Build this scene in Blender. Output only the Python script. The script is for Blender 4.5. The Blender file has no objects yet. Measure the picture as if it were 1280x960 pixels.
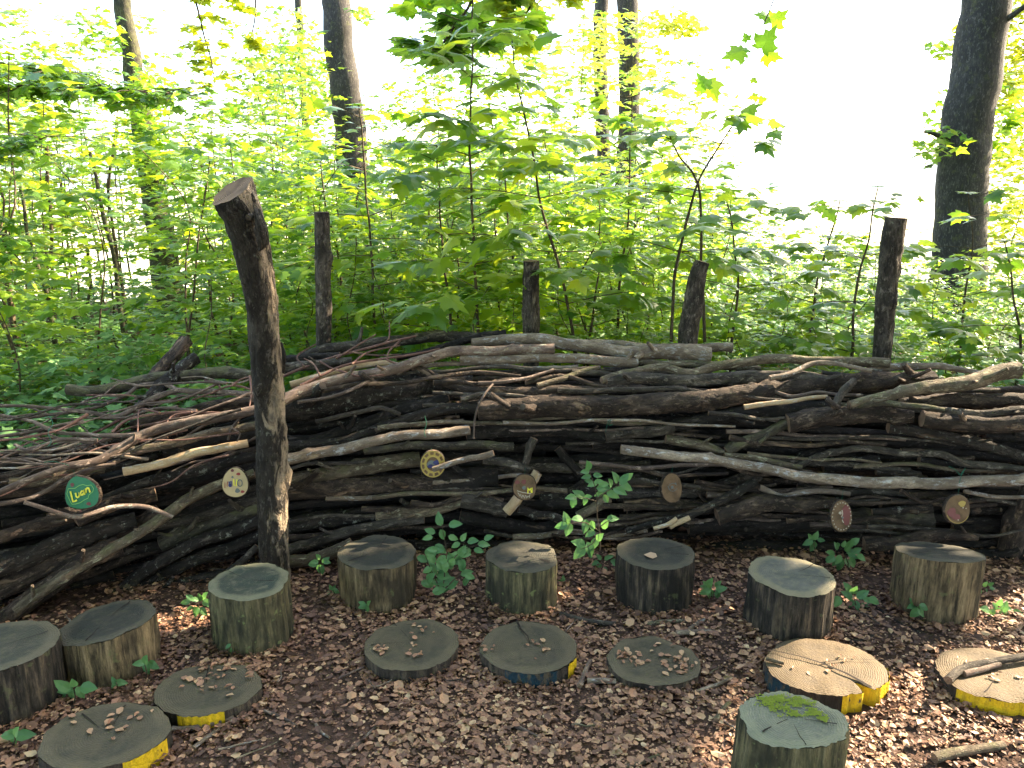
import bpy, math, random
import numpy as np
from mathutils import Vector, Matrix, noise as mnoise

# ------------------------------------------------------------------ camera
F = 1005.0; PITCH = math.radians(14.0); H = 1.6
SC = bpy.context.scene
COL = SC.collection
cam = bpy.data.cameras.new("camera"); camo = bpy.data.objects.new("camera", cam); COL.objects.link(camo)
camo.location = (0, 0, H); camo.rotation_euler = (math.pi/2 - PITCH, 0, 0)
cam.sensor_fit = 'HORIZONTAL'; cam.sensor_width = 36; cam.lens = 36*F/1280
cam.clip_start = 0.05; cam.clip_end = 5000
SC.camera = camo

# ------------------------------------------------------------------ light
SUN_AZ = math.radians(62); SUN_EL = math.radians(33)     # azimuth from +Y (view direction) to +X (right)
SUND = Vector((math.sin(SUN_AZ)*math.cos(SUN_EL), math.cos(SUN_AZ)*math.cos(SUN_EL), math.sin(SUN_EL)))
w = bpy.data.worlds.new("World"); SC.world = w; w.use_nodes = True
wn = w.node_tree; wn.nodes.clear()
sky = wn.nodes.new('ShaderNodeTexSky'); sky.sky_type = 'NISHITA'; sky.sun_disc = False
sky.sun_elevation = SUN_EL; sky.sun_rotation = SUN_AZ
sky.dust_density = 2.0; sky.air_density = 1.0; sky.ozone_density = 0.0
bg = wn.nodes.new('ShaderNodeBackground'); bg.inputs[1].default_value = 0.15
wo = wn.nodes.new('ShaderNodeOutputWorld')
wn.links.new(sky.outputs[0], bg.inputs[0]); wn.links.new(bg.outputs[0], wo.inputs[0])
sl = bpy.data.lights.new("sun", 'SUN'); sl.energy = 5.0; sl.angle = math.radians(0.5); sl.color = (1.0, 0.82, 0.58)
so = bpy.data.objects.new("sun", sl); COL.objects.link(so)
so.rotation_euler = (-SUND).to_track_quat('-Z', 'Y').to_euler(); so.location = (20, 5, 12)
SC.view_settings.view_transform = 'Standard'; SC.view_settings.look = 'None'
SC.view_settings.exposure = 2.8; SC.view_settings.gamma = 1.0
SC.cycles.max_bounces = 8; SC.cycles.transmission_bounces = 6; SC.cycles.diffuse_bounces = 4

R = random.Random(7)
NR = np.random.default_rng(7)

# ------------------------------------------------------------------ helpers
CP, SP = math.cos(PITCH), math.sin(PITCH)
def ray(u, v):
    a = (u-640)/F; b = -(v-480)/F
    return Vector((a, CP + b*SP, -SP + b*CP))
def P(u, v, Y):
    d = ray(u, v); return Vector((0, 0, H)) + d*(Y/d.y)
def PZ(u, v, z=0.0):
    d = ray(u, v); return Vector((0, 0, H)) + d*((z-H)/d.z)
def mpp(p):                                   # metres per photo pixel at a point
    return (p.y*CP - (p.z-H)*SP)/F
def tag(o, label=None, cat=None, group=None, kind=None):
    if label: o['label'] = label
    if cat: o['category'] = cat
    if group: o['group'] = group
    if kind: o['kind'] = kind
    return o
def empty(name, loc=(0, 0, 0)):
    o = bpy.data.objects.new(name, None); COL.objects.link(o); o.location = loc
    o.empty_display_size = 0.05
    return o
def link(name, me, parent=None, local=False):
    o = bpy.data.objects.new(name, me); COL.objects.link(o)
    if parent is not None:
        o.parent = parent
        if not local: o.matrix_parent_inverse = Matrix.Translation(-Vector(parent.location))
    return o
def mesh_np(name, V, faces, mats, smooth=True, attrs=None, matidx=None):
    """V (n,3); faces: list of int arrays (k, m) of same-size polygons."""
    me = bpy.data.meshes.new(name)
    V = np.asarray(V, dtype=np.float32)
    me.vertices.add(len(V)); me.vertices.foreach_set('co', V.ravel())
    fl = [np.asarray(f, dtype=np.int32) for f in faces if len(f)]
    loops = np.concatenate([f.ravel() for f in fl])
    sizes = np.concatenate([np.full(len(f), f.shape[1], dtype=np.int32) for f in fl])
    starts = np.concatenate([[0], np.cumsum(sizes)[:-1]]).astype(np.int32)
    me.loops.add(len(loops)); me.loops.foreach_set('vertex_index', loops)
    me.polygons.add(len(sizes)); me.polygons.foreach_set('loop_start', starts)
    try: me.polygons.foreach_set('loop_total', sizes)
    except Exception: pass
    me.polygons.foreach_set('use_smooth', np.full(len(sizes), smooth))
    if matidx is not None: me.polygons.foreach_set('material_index', np.asarray(matidx, dtype=np.int32))
    for m in (mats if isinstance(mats, (list, tuple)) else [mats]): me.materials.append(m)
    for k, arr in (attrs or {}).items():
        arr = np.asarray(arr, dtype=np.float32)
        if arr.ndim == 1:
            a = me.attributes.new(k, 'FLOAT', 'POINT'); a.data.foreach_set('value', arr)
        else:
            a = me.attributes.new(k, 'FLOAT_VECTOR', 'POINT'); a.data.foreach_set('vector', arr.ravel())
    me.update(calc_edges=True)
    return me
def spline(pts, rad, step):
    """Catmull-Rom through pts (list of Vector) resampled at about step metres; returns arrays."""
    P_ = [np.array(p, dtype=float) for p in pts]
    if len(P_) == 2: P_.insert(1, (P_[0]+P_[1])/2); rad = [rad[0], (rad[0]+rad[1])/2, rad[1]]
    Pe = [2*P_[0]-P_[1]] + P_ + [2*P_[-1]-P_[-2]]
    out, ro = [], []
    for i in range(len(P_)-1):
        p0, p1, p2, p3 = Pe[i:i+4]
        n = max(1, int(round(np.linalg.norm(p2-p1)/step)))
        for k in range(n):
            t = k/n
            out.append(0.5*((2*p1)+(-p0+p2)*t+(2*p0-5*p1+4*p2-p3)*t*t+(-p0+3*p1-3*p2+p3)*t**3))
            ro.append(rad[i]*(1-t)+rad[i+1]*t)
    out.append(P_[-1]); ro.append(rad[-1])
    return np.array(out), np.array(ro)
def tube_arrays(pts, rad, sides=12, step=0.03, rough=0.08, seed=0, caps=True, wob=0.0, knots=0, cutang=0.0):
    C_, r_ = spline(pts, rad, step)
    rng = np.random.default_rng(seed)
    n = len(C_)
    s = np.concatenate([[0], np.cumsum(np.linalg.norm(np.diff(C_, axis=0), axis=1))])
    T = np.gradient(C_, axis=0); T /= np.linalg.norm(T, axis=1)[:, None]
    if wob:
        ph = rng.uniform(0, 6.28, 6)
        W = np.stack([np.sin(s*9+ph[0])+.5*np.sin(s*21+ph[1]), np.sin(s*7+ph[2])+.5*np.sin(s*19+ph[3]), np.sin(s*8+ph[4])+.5*np.sin(s*23+ph[5])], 1)
        env = np.minimum(1, np.minimum(s, s[-1]-s)/0.1)[:, None]
        C_ = C_ + W*wob*env
    up = np.array([0, 0, 1.0]) if abs(T[0][2]) < 0.8 else np.array([0, -1.0, 0])
    X = np.cross(up, T[0]); X /= np.linalg.norm(X)
    Xs = [X]
    for i in range(1, n):
        X = Xs[-1]-T[i]*np.dot(Xs[-1], T[i]); X /= np.linalg.norm(X); Xs.append(X)
    Xs = np.array(Xs); Ys = np.cross(T, Xs)
    th = np.linspace(0, 2*np.pi, sides, endpoint=False)
    ct, st = np.cos(th), np.sin(th)
    rr = np.ones((n, sides))
    for k in range(7):
        m = rng.integers(1, 5) if k < 4 else rng.integers(3, 8)
        fs = rng.uniform(3, 22) if k < 4 else rng.uniform(20, 70)
        rr += rough*rng.uniform(.3, .8)*np.sin(m*th[None, :]+fs*s[:, None]+rng.uniform(0, 6.28))*np.sin(fs*.7*s[:, None]+rng.uniform(0, 6.28))
    rr += rough*.35*rng.standard_normal((n, sides))
    for k in range(knots):
        s0 = rng.uniform(.1, .9)*s[-1]; t0 = rng.uniform(0, 6.28)
        dt = np.angle(np.exp(1j*(th-t0)))
        rr += rng.uniform(.25, .5)*np.exp(-((s[:, None]-s0)/(r_.mean()*.7))**2-(dt[None, :]/.45)**2)
    RR = r_[:, None]*rr
    V = C_[:, None, :] + Xs[:, None, :]*(RR*ct)[:, :, None] + Ys[:, None, :]*(RR*st)[:, :, None]
    bark = np.stack([np.broadcast_to(s[:, None], RR.shape), RR*ct, RR*st], 2)
    a = np.arange(n-1)[:, None]*sides; j = np.arange(sides)[None, :]; j2 = (j+1) % sides
    quads = np.stack([a+j, a+j2, a+sides+j2, a+sides+j], 2).reshape(-1, 4)
    V = V.reshape(-1, 3); bark = bark.reshape(-1, 3)
    tris = np.zeros((0, 3), int); 
    if caps:
        c0 = len(V)
        e0 = V[:sides].mean(0)-T[0]*r_[0]*rng.uniform(-.1, .25); e1 = V[(n-1)*sides:n*sides].mean(0)+T[-1]*r_[-1]*rng.uniform(-.1, .25)
        # duplicated rim so that the end face keeps a hard edge
        V = np.concatenate([V, V[:sides], V[(n-1)*sides:n*sides], [e0], [e1]])
        bark = np.concatenate([bark, bark[:sides], bark[(n-1)*sides:n*sides], [[0, 0, 0]], [[s[-1], 0, 0]]])
        jj = np.arange(sides); k2 = (jj+1) % sides
        i0 = c0+2*sides; i1 = i0+1
        tris = np.concatenate([np.stack([c0+k2, c0+jj, np.full(sides, i0)], 1), np.stack([c0+sides+jj, c0+sides+k2, np.full(sides, i1)], 1)])
    return V, quads, tris, bark
def tube_obj(name, pts, rad, mats, parent=None, **kw):
    V, q, t, b = tube_arrays(pts, rad, **kw)
    fs = [q] + ([t] if len(t) else [])
    mi = np.concatenate([np.zeros(len(q)), np.ones(len(t))])
    mats = mats if isinstance(mats, (list, tuple)) else [mats]
    if len(mats) == 1: mi[:] = 0
    return link(name, mesh_np(name, V, fs, mats, attrs={'bark': b}, matidx=mi), parent)
def join_tubes(name, list_of, mat, parent=None):
    Vs, qs, ts, bs, off = [], [], [], [], 0
    for (pts, rad, kw) in list_of:
        V, q, t, b = tube_arrays(pts, rad, caps=False, **kw)
        Vs.append(V); qs.append(q+off); bs.append(b); off += len(V)
    return link(name, mesh_np(name, np.concatenate(Vs), [np.concatenate(qs)], mat, attrs={'bark': np.concatenate(bs)}), parent)

# ------------------------------------------------------------------ materials
class N:
    def __init__(s, name):
        s.m = bpy.data.materials.new(name); s.m.use_nodes = True; s.t = s.m.node_tree; s.t.nodes.clear()
        s.out = s.t.nodes.new('ShaderNodeOutputMaterial')
    def n(s, typ, ins=None, **props):
        nd = s.t.nodes.new(typ)
        for k, v in props.items(): setattr(nd, k, v)
        for k, v in (ins or {}).items(): s.set(nd.inputs[k], v)
        return nd
    def set(s, sock, v):
        if hasattr(v, 'is_output'): s.t.links.new(v, sock)
        elif hasattr(v, 'outputs'): s.t.links.new(v.outputs[0], sock)
        else:
            if isinstance(v, (tuple, list)) and len(v) == 3 and sock.type == 'RGBA': v = (*v, 1)
            sock.default_value = v
    def noise(s, vec, scale, detail=4, rough=.55, dist=0.0):
        return s.n('ShaderNodeTexNoise', {'Vector': vec, 'Scale': scale, 'Detail': detail, 'Roughness': rough, 'Distortion': dist}).outputs[0]
    def ramp(s, fac, stops, interp='LINEAR'):
        r = s.n('ShaderNodeValToRGB', {'Fac': fac}); cr = r.color_ramp; cr.interpolation = interp
        while len(cr.elements) < len(stops): cr.elements.new(.5)
        for e, (p, c) in zip(cr.elements, stops):
            e.position = p; e.color = (*c, 1) if isinstance(c, tuple) else (c, c, c, 1)
        return r.outputs[0]
    def mix(s, fac, a, b, mode='MIX'):
        m = s.n('ShaderNodeMix', data_type='RGBA', blend_type=mode); m.clamp_factor = True
        s.set(m.inputs[0], fac); s.set(m.inputs[6], a); s.set(m.inputs[7], b); return m.outputs[2]
    def math(s, op, a, b=0.0):
        m = s.n('ShaderNodeMath', operation=op); s.set(m.inputs[0], a); s.set(m.inputs[1], b); return m.outputs[0]
    def vmul(s, a, b):
        m = s.n('ShaderNodeVectorMath', operation='MULTIPLY'); s.set(m.inputs[0], a); s.set(m.inputs[1], b); return m.outputs[0]
    def vadd(s, a, b):
        m = s.n('ShaderNodeVectorMath', operation='ADD'); s.set(m.inputs[0], a); s.set(m.inputs[1], b); return m.outputs[0]
    def bump(s, h, dist, strength=1.0):
        return s.n('ShaderNodeBump', {'Height': h, 'Distance': dist, 'Strength': strength}).outputs[0]
    def bsdf(s, col, rough=.9, normal=None, spec=.25):
        b = s.n('ShaderNodeBsdfPrincipled', {'Base Color': col, 'Roughness': rough, 'Specular IOR Level': spec})
        if normal is not None: s.set(b.inputs['Normal'], normal)
        s.t.links.new(b.outputs[0], s.out.inputs[0]); return s.m

def bark_mat(name, dark, light, peel=None, peel_amt=.0, lichen=.0, moss=.0, fib=1.0, rough=.85, peel_side=0.0, bump=.011):
    m = N(name)
    at = m.n('ShaderNodeAttribute', attribute_name='bark').outputs['Vector']
    oi = m.n('ShaderNodeObjectInfo').outputs['Random']
    sh = m.math('MULTIPLY', oi, 37.0)
    base = m.vadd(at, m.n('ShaderNodeCombineXYZ', {'X': sh, 'Y': sh, 'Z': sh}))
    fv = m.vmul(base, (0.35*fib, 1, 1))
    n1 = m.noise(fv, 60, 6, .65, .3)
    n2 = m.noise(base, 9, 3, .5)
    n3 = m.noise(base, 160, 3, .6)
    c = m.ramp(n1, [(.32, dark), (.66, light)])
    c = m.mix(m.ramp(n2, [(.36, 0.0), (.60, .85)]), c, m.mix(.8, c, dark))
    c = m.mix(m.math('MULTIPLY', m.ramp(n3, [(.45, 0.0), (.7, 1.0)]), .35), c, tuple(x*.35 for x in dark))
    h = m.math('ADD', m.math('MULTIPLY', n1, 1.0), m.math('MULTIPLY', n3, .35))
    if peel_amt > 0:
        pn = m.noise(m.vmul(base, (.35, 1, 1)), 17, 4, .6, .6)
        if peel_side:
            sep = m.n('ShaderNodeSeparateXYZ', {'Vector': at}); pn = m.math('ADD', pn, m.math('MULTIPLY', sep.outputs[1], peel_side))
        pm = m.math('MULTIPLY', m.ramp(pn, [(.66-peel_amt*.2, 0.0), (.72-peel_amt*.2, 1.0)]), .8)
        pc = m.mix(m.noise(m.vmul(base, (.2, 1, 1)), 90, 4), peel, tuple(x*.55 for x in peel))
        c = m.mix(pm, c, pc)
        h = m.math('SUBTRACT', h, m.math('MULTIPLY', pm, .9))
    if lichen > 0:
        ln = m.noise(base, 38, 5, .7)
        lm = m.math('MULTIPLY', m.ramp(ln, [(.74-lichen*.2, 0.0), (.80-lichen*.2, 1.0)]), .6)
        c = m.mix(lm, c, (.32, .32, .26))
    fl = m.noise(m.vmul(base, (.45, 1, 1)), 46, 4, .75, .4)
    fm = m.math('MULTIPLY', m.ramp(fl, [(.545, 0.0), (.64, 1.0)]), .62)
    c = m.mix(fm, c, tuple(min(.5, x*2.1+.02) for x in light))
    h = m.math('ADD', h, m.math('MULTIPLY', fm, .5))
    dk = m.math('MULTIPLY', m.ramp(m.noise(m.vmul(base, (.3, 1, 1)), 30, 5, .7, .5), [(.5, 0.0), (.6, 1.0)]), .75)
    c = m.mix(dk, c, dark)
    if moss > 0:
        geo = m.n('ShaderNodeNewGeometry').outputs['Normal']
        upz = m.n('ShaderNodeSeparateXYZ', {'Vector': geo}).outputs[2]
        mm = m.math('MULTIPLY', m.ramp(m.math('ADD', m.noise(base, 14, 4, .6), m.math('MULTIPLY', upz, .12)), [(.62-moss*.3, 0.0), (.75-moss*.3, 1.0)]), .8)
        c = m.mix(m.math('MULTIPLY', mm, .7), c, (.11, .11, .045))
    c = m.mix(m.math('MULTIPLY', oi, .35), c, m.mix(.5, c, (.05, .035, .025)))
    return m.bsdf(c, rough, m.bump(h, bump, 1.0))
M = {}
M['pale'] = bark_mat('bark_pale', (.11, .08, .058), (.42, .33, .24), (.48, .35, .22), .15, .2, bump=.006)
M['pink'] = bark_mat('bark_pinkish', (.09, .06, .048), (.32, .235, .18), (.40, .28, .19), .15, .2, bump=.006)
M['tan'] = bark_mat('bark_tan', (.06, .045, .03), (.27, .21, .14), (.38, .28, .18), .2, .2, moss=.10)
M['grey'] = bark_mat('bark_grey', (.018, .015, .012), (.14, .115, .09), (.28, .2, .14), .1, .4)
M['dark'] = bark_mat('bark_dark', (.004, .0035, .003), (.034, .026, .021), (.18, .12, .08), .12, .4)  # near black, also carries the painted shade inside the wall
M['brown'] = bark_mat('bark_brown', (.010, .007, .006), (.105, .072, .05), (.32, .21, .135), .45, .35)
M['lichen'] = bark_mat('bark_lichen', (.005, .0045, .004), (.048, .037, .029), (.2, .14, .09), .2, .8)
M['mossy'] = bark_mat('bark_mossy', (.03, .025, .018), (.13, .11, .075), None, 0, .25, moss=.25)
M['peeled'] = bark_mat('wood_peeled', (.36, .24, .13), (.62, .47, .29), (.25, .15, .08), .1, 0, fib=.5, bump=.002)
M['post'] = bark_mat('bark_post', (.008, .007, .006), (.10, .085, .07), (.58, .45, .31), .34, .6, peel_side=3.4, bump=.025)
M['rear'] = bark_mat('bark_rear_post', (.016, .013, .011), (.19, .155, .125), (.42, .34, .26), .3, .6, bump=.025)
M['twig'] = bark_mat('bark_twig', (.06, .042, .034), (.22, .16, .125), None, 0, .1, bump=.002)
M['redtwig'] = bark_mat('bark_red_twig', (.09, .045, .036), (.24, .13, .10), None, 0, 0, bump=.001)
M['beech'] = bark_mat('bark_beech', (.03, .028, .028), (.095, .085, .078), None, 0, .35, moss=.2, bump=.01)
M['stem'] = bark_mat('bark_stem', (.04, .03, .02), (.14, .1, .06), None, 0, .1, bump=.001)
M['ivy'] = bark_mat('bark_olive', (.03, .03, .02), (.1, .09, .06), None, 0, .2, moss=.5, bump=.01)  # olive bark with heavy moss

def end_mat(name, c0, c1):
    m = N(name)
    at = m.n('ShaderNodeAttribute', attribute_name='bark').outputs['Vector']
    v = m.vmul(at, (0, 1, 1))
    wv = m.n('ShaderNodeTexWave', {'Vector': v, 'Scale': 55, 'Distortion': 2.5, 'Detail': 2, 'Detail Scale': 2}, wave_type='RINGS', rings_direction='X')
    c = m.mix(m.math('MULTIPLY', wv.outputs[1], .45), c0, c1)
    c = m.mix(m.ramp(m.noise(v, 25, 4), [(.4, 0.0), (.7, .8)]), c, tuple(x*.4 for x in c0))
    return m.bsdf(c, .9, m.bump(wv.outputs[1], .002))
M['end'] = end_mat('wood_cut_end', (.26, .17, .11), (.12, .07, .045))
M['enddark'] = end_mat('wood_cut_end_dark', (.10, .075, .055), (.04, .03, .025))

def leaf_mat(name, stops, trans, use_attr=True, tr_w=.58, gloss=.06):
    m = N(name)
    if use_attr: f = m.n('ShaderNodeAttribute', attribute_name='tint').outputs['Fac']
    else: f = m.n('ShaderNodeObjectInfo').outputs['Random']
    c = m.ramp(f, stops)
    tex = m.noise(m.n('ShaderNodeTexCoord').outputs['Object'], 45, 2)
    c = m.mix(m.math('MULTIPLY', tex, .3), c, m.mix(.5, c, (.02, .05, .01)))
    d = m.n('ShaderNodeBsdfDiffuse', {'Color': c})
    tc = m.mix(1.0, c, trans, 'MULTIPLY')
    t = m.n('ShaderNodeBsdfTranslucent', {'Color': tc})
    mx = m.n('ShaderNodeMixShader', {0: tr_w, 1: d, 2: t})
    g = m.n('ShaderNodeBsdfGlossy', {'Color': (1, 1, 1), 'Roughness': .38})
    fr = m.n('ShaderNodeFresnel', {'IOR': 1.42})
    mx2 = m.n('ShaderNodeMixShader', {0: m.math('MULTIPLY', fr, .45), 1: mx, 2: g})
    m.t.links.new(mx2.outputs[0], m.out.inputs[0]); return m.m
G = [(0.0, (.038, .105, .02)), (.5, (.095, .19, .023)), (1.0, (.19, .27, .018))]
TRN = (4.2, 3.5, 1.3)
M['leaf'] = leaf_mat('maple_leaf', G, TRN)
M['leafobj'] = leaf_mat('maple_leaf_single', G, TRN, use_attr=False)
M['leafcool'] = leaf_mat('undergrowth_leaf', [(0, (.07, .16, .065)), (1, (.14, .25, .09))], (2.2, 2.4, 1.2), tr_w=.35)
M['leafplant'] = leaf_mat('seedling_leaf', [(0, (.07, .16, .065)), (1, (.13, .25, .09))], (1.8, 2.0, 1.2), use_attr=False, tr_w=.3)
M['leafsun'] = leaf_mat('sunlit_leaf', [(0, (.11, .18, .018)), (1, (.24, .28, .018))], TRN)  # yellower, brighter leaf colour that paints sunlit foliage

# ground materials
def soil_mat():
    m = N('forest_soil'); tc = m.n('ShaderNodeTexCoord').outputs['Object']
    n1 = m.noise(tc, 7, 6, .65); n2 = m.noise(tc, 55, 4, .7)
    vo = m.n('ShaderNodeTexVoronoi', {'Vector': tc, 'Scale': 38}); 
    c = m.ramp(n1, [(.3, (.035, .02, .014)), (.7, (.09, .05, .034))])
    c = m.mix(.35, c, m.ramp(vo.outputs['Color'], [(.2, (.03, .018, .013)), (.8, (.16, .09, .06))]))
    h = m.math('ADD', n2, m.math('MULTIPLY', vo.outputs[0], .8))
    return m.bsdf(c, .95, m.bump(h, .02))
M['soil'] = soil_mat()
def simple(name, col, rough=.8, var=.25, scale=30, spec=.25):
    m = N(name); tc = m.n('ShaderNodeTexCoord').outputs['Object']
    n1 = m.noise(tc, scale, 4, .6)
    c = m.mix(m.math('MULTIPLY', n1, var*2), col, tuple(x*.5 for x in col))
    return m.bsdf(c, rough, m.bump(n1, .002), spec)
M['field'] = simple('field_grass', (.5, .49, .36), .95, .2, 2)
M['hill'] = simple('hill_haze', (.30, .36, .40), .95, .3, .02)  # pale blue colour stands in for the haze of distance
def litter_mat():
    m = N('dry_leaf'); f = m.n('ShaderNodeAttribute', attribute_name='tint').outputs['Fac']
    c = m.ramp(f, [(0, (.10, .048, .03)), (.3, (.225, .112, .066)), (.65, (.37, .195, .11)), (.92, (.46, .28, .155)), (1, (.60, .42, .24))])
    tc = m.n('ShaderNodeTexCoord').outputs['Object']
    c = m.mix(m.math('MULTIPLY', m.noise(tc, 90, 3), .5), c, m.mix(.6, c, (.03, .02, .015)))
    return m.bsdf(c, .6, None, .35)
M['litter'] = litter_mat()
M['litterobj'] = simple('dry_leaf_single', (.5, .34, .22), .7, .4, 60)
def top_mat(name, cin, cedge, stain, moss=0.0, crack=.5, wet=.75):
    m = N(name); tc = m.n('ShaderNodeTexCoord').outputs['Object']
    v = m.vmul(tc, (1, 1, 0))
    ln = m.n('ShaderNodeVectorMath', {0: v}, operation='LENGTH').outputs['Value']
    at = m.n('ShaderNodeAttribute', attribute_name='rel').outputs['Fac']
    wv = m.n('ShaderNodeTexWave', {'Vector': v, 'Scale': 46, 'Distortion': 4.5, 'Detail': 4, 'Detail Scale': 1.2}, wave_type='RINGS', rings_direction='Z')
    n1 = m.noise(tc, 11, 5, .65); n2 = m.noise(tc, 120, 3, .6)
    c = m.mix(m.ramp(at, [(.72, 0.0), (.95, 1.0)]), cin, cedge)
    c = m.mix(m.math('MULTIPLY', wv.outputs[1], .34), c, tuple(x*.45 for x in cin))
    c = m.mix(m.ramp(n1, [(.42, 0.0), (.62, .9)]), c, stain)
    c = m.mix(m.math('MULTIPLY', m.ramp(m.noise(tc, 28, 5, .7), [(.5, 0.0), (.64, 1.0)]), .5), c, cedge)
    c = m.mix(m.math('MULTIPLY', n2, .4), c, tuple(x*.4 for x in cin))
    c = m.mix(m.math('MULTIPLY', m.ramp(at, [(.74, 0.0), (.84, 1.0)]), .5), c, cedge)
    if moss:
        mn = m.ramp(m.noise(tc, 16, 6, .75), [(.6-moss*.1, 0.0), (.66-moss*.1, 1.0)])
        c = m.mix(mn, c, (.22, .3, .03))
    h = m.math('ADD', m.math('MULTIPLY', wv.outputs[1], .25), m.math('ADD', n2, n1))
    return m.bsdf(c, wet, m.bump(h, .003), .3)
def side_mat(name, lo, hi, dark, spots=.2):
    m = N(name); tc = m.n('ShaderNodeTexCoord').outputs['Object']
    oi = m.math('MULTIPLY', m.n('ShaderNodeObjectInfo').outputs['Random'], 20)
    tc = m.vadd(tc, m.n('ShaderNodeCombineXYZ', {'X': oi, 'Y': oi, 'Z': 0.0}))
    v = m.vmul(tc, (1, 1, .12))
    n1 = m.noise(v, 48, 6, .7); n2 = m.noise(m.vmul(tc, (1, 1, .5)), 9, 4, .6); n3 = m.noise(tc, 200, 2)
    c = m.ramp(n1, [(.36, dark), (.50, lo), (.70, hi)])
    c = m.mix(m.ramp(n2, [(.45, 0.0), (.62, .85)]), c, dark)
    c = m.mix(m.math('MULTIPLY', m.ramp(m.noise(tc, 30, 4), [(.62, 0.0), (.7, 1.0)]), spots*2), c, (.16, .18, .07))
    c = m.mix(m.math('MULTIPLY', n3, .3), c, dark)
    return m.bsdf(c, .9, m.bump(m.math('ADD', n1, m.math('MULTIPLY', n3, .2)), .012))
M['top_dark'] = top_mat('sawn_top_dark', (.038, .035, .026), (.075, .065, .042), (.02, .023, .017))
M['top_ring'] = top_mat('sawn_top_ringed', (.05, .055, .04), (.17, .16, .10), (.025, .04, .03))
M['top_grey'] = top_mat('sawn_top_grey', (.13, .125, .10), (.2, .17, .10), (.06, .065, .055))
M['top_old'] = top_mat('sawn_top_old', (.065, .06, .04), (.11, .095, .06), (.032, .034, .024))
M['top_moss'] = top_mat('sawn_top_mossy', (.17, .175, .125), (.2, .2, .13), (.10, .11, .08), moss=.0)
M['top_disc'] = top_mat('sawn_disc_olive', (.085, .07, .042), (.105, .085, .05), (.045, .04, .026))
M['top_warm'] = top_mat('sawn_disc_warm', (.135, .095, .052), (.115, .08, .043), (.075, .055, .034))
M['side_tan'] = side_mat('stump_side_tan', (.16, .115, .062), (.40, .29, .16), (.022, .017, .011))
M['side_olive'] = side_mat('stump_side_olive', (.11, .095, .048), (.28, .22, .115), (.022, .021, .014), .5)
M['side_dark'] = side_mat('stump_side_dark', (.045, .036, .028), (.19, .14, .09), (.008, .007, .006), .15)
M['side_bark'] = side_mat('disc_side', (.06, .045, .035), (.16, .12, .08), (.02, .016, .013))
def paint_mat(name, col, under=(.08, .06, .04), wear=.45):
    m = N(name); tc = m.n('ShaderNodeTexCoord').outputs['Object']
    n1 = m.noise(m.vmul(tc, (1, 1, .5)), 32, 5, .7)
    c = m.mix(m.ramp(n1, [(wear+.12, 0.0), (wear+.18, 1.0)]), col, under)
    c = m.mix(m.math('MULTIPLY', m.ramp(m.noise(m.vmul(tc, (1, 1, .3)), 60, 5, .7), [(.45, 0.0), (.65, 1.0)]), .65), c, tuple(x*.35+.01 for x in col))
    return m.bsdf(c, .75, m.bump(m.noise(tc, 80, 3), .006), .25)
M['yellow'] = paint_mat('paint_yellow', (.62, .39, .01), wear=.46)
M['blue'] = paint_mat('paint_blue', (.008, .03, .045), wear=.36)
M['moss'] = simple('bright_moss', (.30, .36, .05), .95, .5, 60)
M['string'] = simple('green_string', (.015, .10, .06), .8)

# ------------------------------------------------------------------ ground
def zg(x, y):                                 # terrain height
    z = 0.035*mnoise.noise(Vector((x*.9, y*.9, 0))) + .012*mnoise.noise(Vector((x*4, y*4, 3)))
    if y > 9:
        t = min(1, (y-9)/30); z -= 5.5*t*t*(3-2*t)
    return z
def grid(name, xs, ys, fz, mat, kind='structure'):
    V = np.array([[x, y, fz(x, y)] for y in ys for x in xs]); nx = len(xs); ny = len(ys)
    i = np.arange(nx-1)[None, :]; j = np.arange(ny-1)[:, None]*nx
    q = np.stack([j+i, j+i+1, j+i+1+nx, j+i+nx], 2).reshape(-1, 4)
    o = link(name, mesh_np(name, V, [q], mat)); tag(o, kind=kind); return o
def axis(lo, hi, near_lo, near_hi, fine, coarse):
    a = list(np.arange(lo, near_lo, coarse))+list(np.arange(near_lo, near_hi, fine))+list(np.arange(near_hi, hi+coarse, coarse)); return a
grid('ground', axis(-60, 60, -4, 4, .08, 2.0), [y for y in axis(-30, 20, 0, 5, .08, 1.0)], zg, M['soil'])
def zf(x, y):
    if y < 120: return -5.45
    return -5.45 + (y-120)*.006
grid('field', np.linspace(-1500, 1500, 30), [19.8, 40, 80, 120, 200, 400, 900], lambda x, y: max(zg(x, y)+.02 if y < 39 else -99, zf(x, y)) if y > 30 else zg(x, y)+.02, M['field'])
def zh(x, y):
    return -2 + max(0, (y-700)/300)*(26+18*mnoise.noise(Vector((x/500, 3.3, 0)))+8*mnoise.noise(Vector((x/130, 1.3, 0))))
grid('hills', np.linspace(-2200, 2200, 120), [690, 760, 830, 900, 1000, 1100], zh, M['hill'])

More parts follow.
